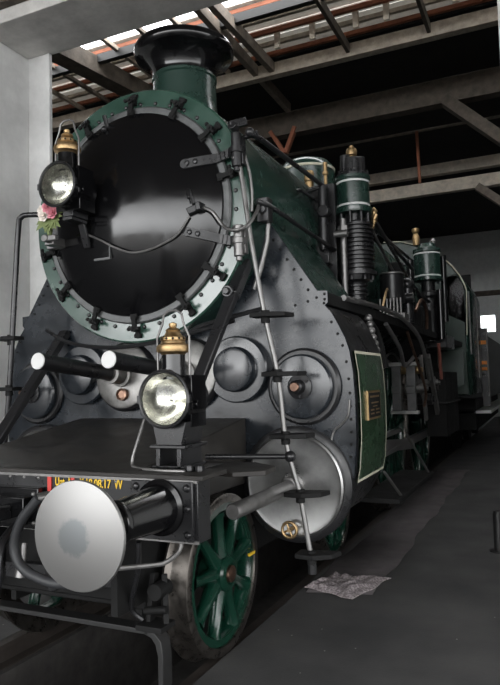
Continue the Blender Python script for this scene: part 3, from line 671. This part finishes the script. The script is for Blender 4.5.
# lubricator and feed pump further back
m = MB(); m.lathe([(.04, 2.36), (.115, 2.38), (.12, 2.42), (.12, 2.66), (.124, 2.665), (.124, 2.685), (.06, 2.70), (0, 2.70)], (1.2, 4.42, 0), (0, 0, 1), 32); LU = m.build('lubricator', BLACK, LOCO)
MB().lathe([(.122, 2.668), (.127, 2.672), (.127, 2.684), (.11, 2.69)], (1.2, 4.42, 0), (0, 0, 1), 32).build('lubricator_rim', DULL, LU)
m = MB()
for k in range(7): m.cyl((1.10 + .034 * k, 4.30, 2.26), (1.10 + .034 * k, 4.30, 2.42), .012, n=8)
m.box(1.06, 1.34, 4.30, 4.52, 2.205, 2.27); m.build('oil_feeds', DULL, LU)
m = MB(); m.cyl((1.30, 4.7, 2.2), (1.30, 4.7, 2.62), .06, n=16); m.sphere((1.30, 4.7, 2.60), .075, 10); m.cyl((1.3, 4.6, 2.45), (1.38, 4.6, 2.45), .05, n=14); m.build('oil_pump', BLACK, LOCO)
m = MB(); m.lathe([(.05, 3.02), (.19, 3.04), (.19, 3.08), (.17, 3.085), (.17, 3.42), (.185, 3.425), (.185, 3.46), (.12, 3.49), (.10, 3.54), (0, 3.56)], (1.2, 6.7, 0), (0, 0, 1), 36); FP = m.build('feed_pump', GREEN, LOCO)
for z in (3.09, 3.39): MB().lathe([(.171, z), (.174, z + .002), (.174, z + .018), (.171, z + .02)], (1.2, 6.7, 0), (0, 0, 1), 36).build('white_band', WHITE, FP)
m = MB(); m.lathe([(.05, 2.22), (.13, 2.23), (.13, 2.28), (.12, 2.3), (.12, 2.80), (.15, 2.83), (.15, 2.88), (.09, 2.9), (.09, 3.05)], (1.2, 6.7, 0), (0, 0, 1), 32); m.build('lower_cylinder', BLACK, FP)
m = MB(); m.cyl((1.36, 6.6, 2.25), (1.36, 6.6, 2.9), .05, n=14); m.cyl((1.02, 6.45, 2.3), (1.02, 6.45, 3.3), .05, n=14); m.cyl((1.38, 6.9, 2.5), (1.38, 6.9, 3.4), .04, n=12); m.build('feed_pipe', GLOSS, FP)
m = MB(); m.lathe([(.04, 3.5), (.05, 3.6), (.03, 3.65), (.05, 3.68), (.05, 3.72), (0, 3.74)], (1.1, 6.5, 0), (0, 0, 1), 14); m.build('brass_valve', BRASS, FP)
m = MB(); m.lathe([(.03, 3.5), (.045, 3.58), (.02, 3.62), (0, 3.63)], (1.28, 6.75, 0), (0, 0, 1), 12); m.build('lubricator_cup', DULL, FP)
FP.location.z -= .13
m = MB(); m.box(.84, 1.24, 5.9, 7.4, 2.21, 2.50); m.cyl((1.0, 5.6, 2.5), (1.0, 5.6, 3.0), .09, n=16); m.build('pump_platform', SOOT, LOCO, bevel=.01)

# firebox side, ashpan, cab
m = MB(); m.box(-1.0, 1.0, 8.0, 9.6, 1.0, 2.9); m.build('firebox', SOOT, LOCO, bevel=.1)
m = MB(); m.box(1.02, 1.30, 7.2, 8.5, .80, 1.70); m.box(1.05, 1.34, 7.15, 8.5, 1.25, 1.28); m.build('ashpan', SOOT, LOCO, bevel=.01)
m = MB(); m.box(1.05, 1.38, 6.9, 7.7, 2.02, 2.20); m.build('tool_box', BLACK, LOCO, bevel=.01)
CP = [(0, 4.10), (.3, 4.08), (.6, 3.98), (.82, 3.87), (1.02, 3.72), (1.18, 3.55), (1.30, 3.37), (1.37, 3.22), (1.40, 3.10), (1.375, 2.33), (1.375, 1.30)]
outl = CP + [(-x, z) for x, z in CP[::-1]][:-1]
CY = 9.5
m = MB()
A = m.verts([(x, CY, z) for x, z in outl]); B = m.verts([(x, CY + 2.4, z) for x, z in outl])
n = len(outl)
for k in range(n): m.face([A[k], A[(k + 1) % n], B[(k + 1) % n], B[k]])
CAB = m.build('cab_shell', GREEN, LOCO); CAB.modifiers.new('Solidify', 'SOLIDIFY').thickness = .03
win = [(1.04, 2.72), (1.355, 2.55), (1.355, 3.22), (1.30, 3.34), (1.20, 3.40), (1.10, 3.38), (1.04, 3.30)]
for sgn in (1, -1):
    m = MB()      # front sheet of the cab as a frame round the window
    o_ = [(1.0, 3.735), (1.02, 3.72), (1.18, 3.55), (1.30, 3.37), (1.37, 3.22), (1.40, 3.10), (1.375, 2.33)]
    m.prism([(sgn * x, z) for x, z in [(0, 2.4), (0, 4.10), (.3, 4.08), (.6, 3.98), (.82, 3.87), (1.02, 3.72), (1.04, 3.30), (1.04, 2.72), (1.04, 2.40)]], CY, CY + .02)
    m.prism([(sgn * x, z) for x, z in [(1.02, 3.72), (1.18, 3.55), (1.30, 3.37), (1.37, 3.22), (1.40, 3.10), (1.355, 3.10), (1.355, 3.22), (1.30, 3.34), (1.20, 3.40), (1.10, 3.38), (1.04, 3.30)]], CY, CY + .02)
    m.prism([(sgn * x, z) for x, z in [(1.355, 3.10), (1.40, 3.10), (1.375, 2.33), (1.355, 2.33)]], CY, CY + .02)
    m.prism([(sgn * x, z) for x, z in [(1.04, 2.72), (1.355, 2.55), (1.355, 1.3), (1.04, 1.3)]], CY, CY + .02)
    fr = m.build('cab_front', CABG, LOCO)
    m = MB(); A = m.verts([(sgn * x, CY + .01, z) for x, z in win]); m.face(A); m.build('cab_window', CABP, fr)
m = MB(); m.box(-1.33, 1.33, 11.0, 11.1, 1.3, 3.6); m.build('cab_dark_backing', SOOT, LOCO)  # added dark sheet behind the open cab, keeps its window dark
m = MB(); m.tube([(x, CY - .01, z) for x, z in CP[:-1]], .010, 8); m.build('cab_edge', CREAM, LOCO)
m = MB(); m.prism([(.85, 1.98), (1.40, 2.06), (1.40, 1.50), (1.25, 1.45)], 8.55, 8.60); m.build('cab_step_sheet', CABG, LOCO)
MB().cyl((1.36, 6.4, 1.60), (1.36, 6.3, 2.05), .02, n=12).build('red_pipe', REDROD, LOCO)
m = MB(); m.cyl((1.42, 9.6, 2.0), (1.42, 9.6, 3.1), .018, n=10); m.cyl((1.42, 10.9, 1.6), (1.42, 10.9, 3.1), .018, n=10); m.build('cab_handrail', DULL, LOCO)

# ------------------------------------------------------------------ tender behind the cab
TE = thing('tender', 'grey tender with orange markers coupled behind the locomotive cab', 'tender', (0, 12.1, 0))
def tl(m, name, mat, par=None, bevel=0):
    o = m.build(name, mat, par or TE, bevel=bevel); 
    if par is None: o.data.transform(Matrix.Translation((0, -12.1, 0)))
    return o
m = MB(); m.box(-1.46, 1.46, 12.3, 19, 1.15, 2.50); tl(m, 'tank', TENDERG, bevel=.03)
m = MB(); m.box(-1.46, 1.5, 12.2, 19, .84, .90); tl(m, 'sill', WHITE)
m = MB(); m.box(-1.2, 1.2, 12.2, 19, .50, 1.15); tl(m, 'underframe', SOOT)
m = MB(); m.box(1.36, 1.50, 12.12, 12.30, 1.0, 2.62); tl(m, 'corner_post', BLACK)
for z0, z1 in ((2.28, 2.36), (1.86, 1.93), (1.74, 1.80)):
    m = MB(); m.box(1.34, 1.51, 12.10, 12.118, z0, z1); tl(m, 'orange_marker', ORANGE)
m = MB(); m.cyl((1.50, 12.0, 1.2), (1.50, 12.0, 2.6), .02, n=10); m.cyl((1.36, 12.0, 1.2), (1.36, 12.0, 2.6), .015, n=8); tl(m, 'handrail', DULL)
for y in (13.2, 15.2, 17.2):
    m = MB(); m.lathe([(0, .60), (.5, .6), (.5, .74), (.4, .74), (.1, .78), (0, .78)], (0, y, .5), (1, 0, 0), 32); tl(m, 'tender_wheel', SOOT)

# ------------------------------------------------------------------ lamps
def make_lamp(loc, label, rz=0, foot=True):
    L = thing('signal_lamp', label, 'lamp', loc, rz, 'signal lamps on the locomotive front')
    zc = .352
    m = MB(); m.lathe([(.08, .27), (.125, .25), (.13, .06), (.14, .05), (.14, .0), (.132, -.004), (.132, .02)], (0, 0, zc), (0, 1, 0), 40)
    m.box(-.10, .10, .10, .26, zc - .15, zc + .09)
    m.box(.105, .135, .05, .20, zc - .06, zc + .12); m.cyl((.135, .09, zc - .03), (.15, .09, zc - .03), .018, n=10)
    m.build('lamp_body', GLOSS, L, bevel=.003)
    m = MB(); pts = [(.144 * math.cos(t * PI / 20), -.004, zc + .144 * math.sin(t * PI / 20)) for t in range(40)]; m.tube(pts, .008, 8, closed=True)
    m.box(.138, .156, -.012, .01, zc - .02, zc + .02); m.box(-.156, -.138, -.012, .01, zc - .02, zc + .02); m.build('lens_rim', BLACK, L)
    m = MB(); m.lathe([(.132, .004), (.11, .045), (.08, .075), (.04, .093), (.018, .098), (.018, .07), (0, .06)], (0, 0, zc), (0, 1, 0), 48); m.build('reflector', REFL, L)
    m = MB(); m.lathe([(.138, -.002), (.12, -.012), (.08, -.024), (.04, -.030), (0, -.032)], (0, 0, zc), (0, 1, 0), 48); m.build('lens', GLASS, L)
    m = MB(); m.lathe([(.062, zc + .10), (.062, zc + .235), (.056, zc + .24)], (0, .10, 0), (0, 0, 1), 28)
    m.lathe([(.066, zc + .15), (.066, zc + .16)], (0, .1, 0), (0, 0, 1), 28); m.build('chimney_tube', GLOSS, L)
    m = MB(); m.lathe([(.06, zc + .225), (.066, zc + .235), (.084, zc + .243), (.089, zc + .262), (.084, zc + .278), (.066, zc + .287), (.062, zc + .300), (.066, zc + .304), (.065, zc + .318), (.046, zc + .330), (.036, zc + .350), (.040, zc + .356), (.030, zc + .366), (.018, zc + .372), (.022, zc + .382), (.020, zc + .393), (0, zc + .40)], (0, .10, 0), (0, 0, 1), 32)
    m.mi = 1
    for k in range(12):
        a = 2 * PI * k / 12; c = Vector((.0635 * math.cos(a), .10 + .0635 * math.sin(a), zc + .311)); m.cyl(c, c + Vector((math.cos(a), math.sin(a), 0)) * .003, .007, n=8)
    m.build('brass_vent', [BRASS, SOOT], L)
    m = MB(); m.tube([(-.095, .10, zc + .09), (-.098, .10, zc + .32), (-.065, .10, zc + .39), (-.055, .10, zc + .44), (-.025, .10, zc + .46), (.025, .10, zc + .46), (.055, .10, zc + .44), (.065, .10, zc + .39), (.098, .10, zc + .32), (.095, .10, zc + .09)], .0065, 8); m.build('handle', DULL, L)
    m = MB()
    if not foot:
        m.box(-.04, .04, .10, .26, zc - .188, zc - .149); m.build('lamp_foot', BLACK, L, bevel=.003); return L
    m.prism([(-.075, .115), (.075, .115), (.10, zc - .12), (-.10, zc - .12)], .04, .24)
    m.box(-.105, .105, .02, .26, .10, .116); m.box(-.075, -.05, .03, .25, .0, .10); m.box(.05, .075, .03, .25, .0, .10); m.box(-.1, .1, .03, .25, .0, .012); m.build('lamp_foot', BLACK, L, bevel=.003)
    return L
make_lamp((.80, .76, 1.204), 'black lamp with brass vent standing on the front deck above the buffer')
make_lamp((-.243, 1.17, 2.59), 'black lamp with brass vent hung high on the smokebox door beside the flowers', foot=False)
# wire beside the deck lamp, and lamp bracket on the door (belong to the locomotive)
MB().tube([(.672, .775, 1.455), (.63, .775, 1.35), (.60, .76, 1.24), (.64, .74, 1.208), (.80, .70, 1.206), (.95, .70, 1.206)], .009, 8, 5).build('lamp_lead', DULL, LOCO)
m = MB(); m.box(.60, .98, .72, 1.06, 1.198, 1.2); 
for x in (.94, 1.0): m.hexa((x, .76, 1.2), (0, 0, 1), .022, .03)
m.build('lamp_base_plate', BLACK, LOCO)
m = MB(); m.box(-.28, -.205, 1.26, 1.42, 2.728, 2.750); m.bar((-.243, 1.405, 2.74), (-.243, 1.47, 2.58), .05, .02); m.build('lamp_bracket', BLACK, LOCO, bevel=.003)
m = MB(); m.box(-.60, -.52, 1.44, 1.60, 2.63, 2.69); m.cyl((-.56, 1.39, 2.67), (-.56, 1.50, 2.67), .028, n=12); m.box(-.56, -.47, 1.40, 1.44, 2.65, 2.69); m.box(-.71, -.56, 1.58, 1.66, 2.64, 2.70); m.build('flower_holder', DULL, LOCO, bevel=.006)

# ------------------------------------------------------------------ flowers
FL = thing('flower_posy', 'small posy of pink and white flowers tucked beside the upper lamp', 'flowers', (-.45, 1.35, 2.70))
FL.scale = (1.15, 1.15, 1.15)
def rose(c, r, mat):
    m = MB(); c = Vector(c)
    for ring, (n, tilt, rr) in enumerate(((3, .25, .35), (5, .6, .65), (6, 1.0, 1.0))):
        for k in range(n):
            a = 2 * PI * (k + ring * .4) / n; d = Vector((math.cos(a), 0, math.sin(a))); t = Vector((-math.sin(a), 0, math.cos(a))); w = r * .55 * rr + .004
            fwd = Vector((0, -1, 0))
            b = c; mid = c + d * r * .6 * math.sin(tilt) * 1.1 + fwd * r * .55 * math.cos(tilt); tip = c + d * r * rr + fwd * r * .8 * math.cos(tilt)
            v = m.verts([b, mid + t * w, tip + t * w * .5, tip + d * .15 * r, tip - t * w * .5, mid - t * w])
            m.face(v)
    return m.build('flower', mat, FL)
for c, r, mt in (((.03, -.02, .10), .038, PINK), ((.0, -.03, .135), .034, PINK), ((-.035, -.02, .09), .036, WHPET), ((.05, -.01, .14), .03, PINK), ((-.06, -.01, .125), .03, WHPET)): rose(c, r, mt)
for k in range(11):
    a = -PI * .95 + k * PI * .9 / 10; d = Vector((math.cos(a), -.25, math.sin(a))).normalized(); t = Vector((-math.sin(a), 0, math.cos(a))); c = Vector((0, 0, .085)); L_ = .09 + .02 * (k % 3)
    m = MB(); v = m.verts([c, c + d * L_ * .4 + t * .016, c + d * L_ * .75 + t * .012 + Vector((0, -.01, 0)), c + d * L_, c + d * L_ * .75 - t * .012 + Vector((0, -.01, 0)), c + d * L_ * .4 - t * .016]); m.face(v); m.build('leaf', LEAF, FL)
MB().tube([(0, 0, .10), (-.03, .03, .04), (-.08, .08, 0)], .008, 8).build('stem', LEAF, FL)

for x0, x1, nm in ((.742, 40, 'ground'), (-40, -.742, 'ground')):
    m = MB(); m.box(x0, x1, -45, -8.5, -1.2, 0); struct(m.build(nm, GRAVEL), 'unseen pale gravel yard added to bounce daylight into the shed front')  # unseen yard added to bounce sky light onto the front
# ------------------------------------------------------------------ floor, rails, mat, rag, post
m = MB(); m.box(.742, 14, -8.5, 30, -1.2, 0); struct(m.build('floor', FLOORM), 'dark asphalt floor beside the track')
m = MB(); m.box(-14, -.742, -8.5, 30, -1.2, 0); struct(m.build('floor_left', FLOORM))
m = MB(); m.box(-.742, .742, -14, 30, -1.2, -.9); struct(m.build('pit_floor', PITM))
for sgn in (1, -1):
    m = MB(); m.box(*sorted((sgn * .60, sgn * .742)), -14, 30, -.9, -.145); struct(m.build('pit_wall', PITM))
    m = MB(); s = sgn; m.prism([(s * .737, -.005), (s * .668, -.005), (s * .664, -.035), (s * .695, -.05), (s * .695, -.125), (s * .64, -.135), (s * .64, -.145), (s * .739, -.145), (s * .739, -.135), (s * .712, -.125), (s * .712, -.05), (s * .737, -.035)], -14, 30)
    tag(m.build('rail', RAILM), 'rusty steel rail under the green spoked wheel, next to the walkway' if sgn > 0 else 'rusty steel rail on the far side of the pit', 'rail', 'rails of the shed track')
m = MB(); n = 60; A = []; B = []
def wob(t, s): return .02 * math.sin(t * 3.1 + s) + .012 * math.sin(t * 8.3 + 2 * s)
for k in range(n + 1):
    y = 2.72 + (9.6 - 2.72) * k / n; A.append(m.bm.verts.new((.80 + wob(y, 0), y, .010))); B.append(m.bm.verts.new((1.30 - .02 * (y - 3) / 6 + wob(y, 2), y + .12, .010)))
for k in range(n): m.face([A[k], A[k + 1], B[k + 1], B[k]])
o = m.build('walkway_mat', MATM); o.modifiers.new('Solidify', 'SOLIDIFY').thickness = .009
tag(o, 'long worn grey floor mat beside the locomotive wheels', 'mat')

m = MB(); n = 36; grid = []
from mathutils import noise as NZ
for i in range(n + 1):
    row = []
    for j in range(n + 1):
        u, v = i / n, j / n
        # outline: corners measured on the floor
        p = Vector((.765, 2.80, 0)).lerp(Vector((1.19, 2.66, 0)), u).lerp(Vector((.86, 3.14, 0)).lerp(Vector((1.35, 3.25, 0)), u), v)
        e = min(u, 1 - u, v, 1 - v)
        p.x += .035 * NZ.noise(Vector((u * 3, v * 3, 1))); p.y += .035 * NZ.noise(Vector((u * 3, v * 3, 5)))
        h = .016 + min(1, e * 7) * (.020 + .035 * abs(NZ.noise(Vector((u * 4.5, v * 3.2, 9)))) + .010 * NZ.noise(Vector((u * 9, v * 7, 3))))
        p.z = max(.012, h); row.append(m.bm.verts.new(p))
    grid.append(row)
for i in range(n):
    for j in range(n): m.face([grid[i][j], grid[i + 1][j], grid[i + 1][j + 1], grid[i][j + 1]])
bd = [grid[i][0] for i in range(n + 1)] + [grid[n][j] for j in range(1, n + 1)] + [grid[i][n] for i in range(n - 1, -1, -1)] + [grid[0][j] for j in range(n - 1, 0, -1)]
low = [m.bm.verts.new((v.co.x, v.co.y, .011)) for v in bd]
for k in range(len(bd)): m.face([bd[k], bd[(k + 1) % len(bd)], low[(k + 1) % len(bd)], low[k]])
m.face(low)
tag(m.build('rag', RAGM), 'crumpled greyish purple rag lying at the near end of the floor mat', 'rag')

PO = thing('bollard', 'short dark iron post standing on the floor at the right edge', 'post', (2.10, 4.42, 0))
MB().lathe([(0, 0), (.05, 0), (.05, .34), (.04, .37), (0, .38)], (0, 0, 0), (0, 0, 1), 20).build('post', IRON, PO)
MB().lathe([(0, 0), (.09, 0), (.09, .012), (0, .013)], (0, 0, 0), (0, 0, 1), 20).build('base_plate', IRON, PO)

# ------------------------------------------------------------------ building
def sbox(name, mat, *a, label=None):
    m = MB(); m.box(*a); return struct(m.build(name, mat, bevel=.008), label)
LZ = 4.9156
sbox('pillar_left', CONC, -12, -1.975, 2.12, 2.735, 0, LZ, label='pale concrete door pillar left of the locomotive')
sbox('pier_left', CONC, -3.2, -1.712, 2.735, 2.78, 0, LZ)
sbox('pillar_right', CONC, 2.60, 12, 2.12, 2.735, 0, LZ)
sbox('pier_right', CONC, 2.385, 3.4, 2.735, 2.78, 0, LZ)
sbox('lintel', CONC2, -12, 12, 2.14, 2.785, LZ, 5.9, label='concrete lintel across the doorway')
sbox('lintel_trim', WOODD, -12, 12, 2.05, 2.14, LZ + .12, LZ + .30)
sbox('wall_left_unseen', DARKW, -12.2, -12, -14, 30, 0, 9)  # unseen wall, put in to stop sky light flooding the interior
sbox('wall_right_unseen', DARKW, 12, 12.2, 2.7, 30, 0, 9)  # likewise added out of view to hold back side light
m = MB(); WX0, WX1, WZ0, WZ1, WY = .30, .86, 3.36, 4.03, 25.
m.box(-12, WX0, WY, WY + .3, -1.2, 9); m.box(WX1, 12, WY, WY + .3, -1.2, 9); m.box(WX0, WX1, WY, WY + .3, -1.2, WZ0); m.box(WX0, WX1, WY, WY + .3, WZ1, 9)
struct(m.build('wall_back', BACKW))
m = MB(); m.box(WX0 - .05, WX1 + .05, WY - .03, WY, WZ1, WZ1 + .06); m.box(WX0 - .05, WX1 + .05, WY - .03, WY, WZ0 - .06, WZ0); m.box(WX0 - .05, WX0, WY - .03, WY, WZ0, WZ1); m.box(WX1, WX1 + .05, WY - .03, WY, WZ0, WZ1)
w = struct(m.build('window_1', CONC)); m = MB(); m.box(WX0, WX1, WY + .1, WY + .11, WZ0, WZ1); m.build('window_pane', PANE, w)
sbox('back_wall_beam', WOODD, -12, 12, 24.75, 25, 4.80, 4.98)

RZ = 7.15
# roof: dark boards with a skylight strip
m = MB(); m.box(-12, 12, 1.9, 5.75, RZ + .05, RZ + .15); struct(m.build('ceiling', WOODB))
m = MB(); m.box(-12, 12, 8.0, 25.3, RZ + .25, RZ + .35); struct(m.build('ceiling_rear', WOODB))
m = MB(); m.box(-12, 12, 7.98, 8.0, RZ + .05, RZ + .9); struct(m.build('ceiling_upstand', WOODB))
m = MB(); m.box(-14, 14, -8.5, 2.2, 5.92, 6.05); struct(m.build('ceiling_front_unseen', WOODD))  # unseen roof over the front, sized to cut overhead sky light
# white boards above the rafters between skylight and purlin, one skylight run and gaps
m = MB(); y = 6.42
while y < 7.95: m.box(-12, 12, y, y + .245, RZ + .16, RZ + .18); y += .262
struct(m.build('ceiling_boards', BOARDW))
for k, x in enumerate((-2.6, -1.15, -.55, .15, .62, 1.62, 2.05, 2.7)):
    sbox('hanger_beam', LIGHTENED, x, x + .09, 7.30, 7.36, RZ - .16, RZ + .12)
for k, y in enumerate((6.46, 6.82, 7.18, 7.54, 7.86)):
    sbox('batten_beam', WOODR if k % 2 == 0 else WOODL, -12, 12, y, y + .07, RZ + .06, RZ + .13)
for k, x in enumerate((-5.6, -4.95, -3.62, -2.95, -2.35, 2.6, 3.2)):
    sbox('rafter_beam', WOODM if k % 2 else WOODL, x, x + .07, 5.9, 8.0, RZ - .02, RZ + .05)
# timbers that carry it
def beam(name, mat, a, b, w, h, up_=(0, 0, 1)):
    m = MB(); m.bar(a, b, w, h, up_); return struct(m.build(name, mat, bevel=.006))
beam('rafter_beam', WOODD, (-.10, 5.6, RZ - .12), (-.10, 8.05, RZ - .12), .06, .16)
beam('rafter_beam', WOODD, (1.19, 5.6, RZ - .12), (1.19, 8.05, RZ - .12), .06, .16)
beam('rafter_beam', WOODM, (-1.70, 5.6, RZ - .12), (-1.80, 9.6, RZ - .12), .10, .18)
beam('rafter_beam', WOODM, (-1.48, 5.6, RZ - .12), (-1.45, 8.05, RZ - .12), .10, .18)
beam('rafter_beam', WOODD, (-4.35, 5.0, RZ - .15), (-3.85, 8.3, RZ - .15), .32, .30)
beam('purlin_beam', WOODL, (-12, 8.0, 7.00), (12, 8.0, 7.00), .16, .22)
beam('purlin_beam', IRON, (-12, 6.45, RZ - .05), (12, 6.45, RZ - .05), .10, .14)
beam('tie_beam', WOODD, (-12, 10.0, 6.86), (12, 10.0, 6.86), .25, .46)
beam('tie_beam', LIGHTENED, (-12, 14.0, 6.70), (12, 14.0, 6.72), .2, .26)
beam('tie_beam', LIGHTENED, (-12, 14.0, 6.24), (12, 14.0, 6.28), .2, .30)
beam('brace_beam', WOODD, (1.15, 10.0, 6.70), (2.6, 10.0, 5.30), .2, .26, (0, 1, 0))
beam('brace_beam', WOODM, (1.30, 14.0, 6.15), (2.4, 14.0, 5.2), .18, .22, (0, 1, 0))
beam('conduit_beam', WOODM, (-12, 12.0, 7.03), (12, 12.0, 6.97), .05, .05)
beam('hanger_beam', WOODR, (.27, 12.0, 7.0), (.29, 12.0, 5.85), .06, .06)
beam('hanger_beam', WOODR, (-2.32, 9.9, 6.75), (-2.02, 9.9, 6.25), .12, .08)
beam('hanger_beam', WOODR, (-1.78, 9.9, 6.75), (-2.0, 9.9, 6.25), .12, .08)
for x in (-3.4, 3.6): sbox('post_column', WOODD, x, x + .25, 14, 14.25, 0, 7.2)

# ------------------------------------------------------------------ light
SKY_BASE, SKY_SIDE, SKY_KEY, SKY_TOP = 1.0, 1.8, 4.0, 5.0
W = bpy.data.worlds.new('world'); S.world = W; W.use_nodes = True
nt = W.node_tree; bg = nt.nodes['Background']; bg.inputs[0].default_value = (.98, .99, 1.0, 1)
# hazy sky: bright low band of daylight near the horizon, brightest to the front left
tc = nt.nodes.new('ShaderNodeTexCoord'); sx = nt.nodes.new('ShaderNodeSeparateXYZ')
def mth(op, a, b=None):
    n = nt.nodes.new('ShaderNodeMath'); n.operation = op
    for i, v in enumerate((a, b)):
        if v is None: continue
        if isinstance(v, (int, float)): n.inputs[i].default_value = v
        else: nt.links.new(v, n.inputs[i])
    return n.outputs[0]
nt.links.new(tc.outputs['Generated'], sx.inputs[0])
dt = nt.nodes.new('ShaderNodeVectorMath'); dt.operation = 'DOT_PRODUCT'; dt.inputs[1].default_value = Vector((-.66, -.72, .12)).normalized()
nt.links.new(tc.outputs['Generated'], dt.inputs[0])
mr = nt.nodes.new('ShaderNodeMapRange'); mr.interpolation_type = 'SMOOTHSTEP'
mr.inputs['From Min'].default_value = .2; mr.inputs['From Max'].default_value = 1.0; mr.inputs['To Min'].default_value = SKY_SIDE; mr.inputs['To Max'].default_value = SKY_KEY
nt.links.new(dt.outputs['Value'], mr.inputs['Value'])
e = mth('DIVIDE', mth('SUBTRACT', sx.outputs['Z'], .06), .15)
g = mth('POWER', 2.718, mth('MULTIPLY', mth('MULTIPLY', e, e), -1.0))
nt.links.new(mth('ADD', mth('MULTIPLY', g, mr.outputs[0]), mth('ADD', mth('MULTIPLY', mth('MAXIMUM', sx.outputs['Z'], 0), SKY_TOP), SKY_BASE)), bg.inputs[1])

S.view_settings.view_transform = 'Standard'; S.view_settings.look = 'None'; S.view_settings.gamma = 1
S.view_settings.exposure = 0.85
S.view_settings.use_curve_mapping = False
S.cycles.use_denoising = True
S.cycles.max_bounces = 8; S.cycles.transparent_max_bounces = 8
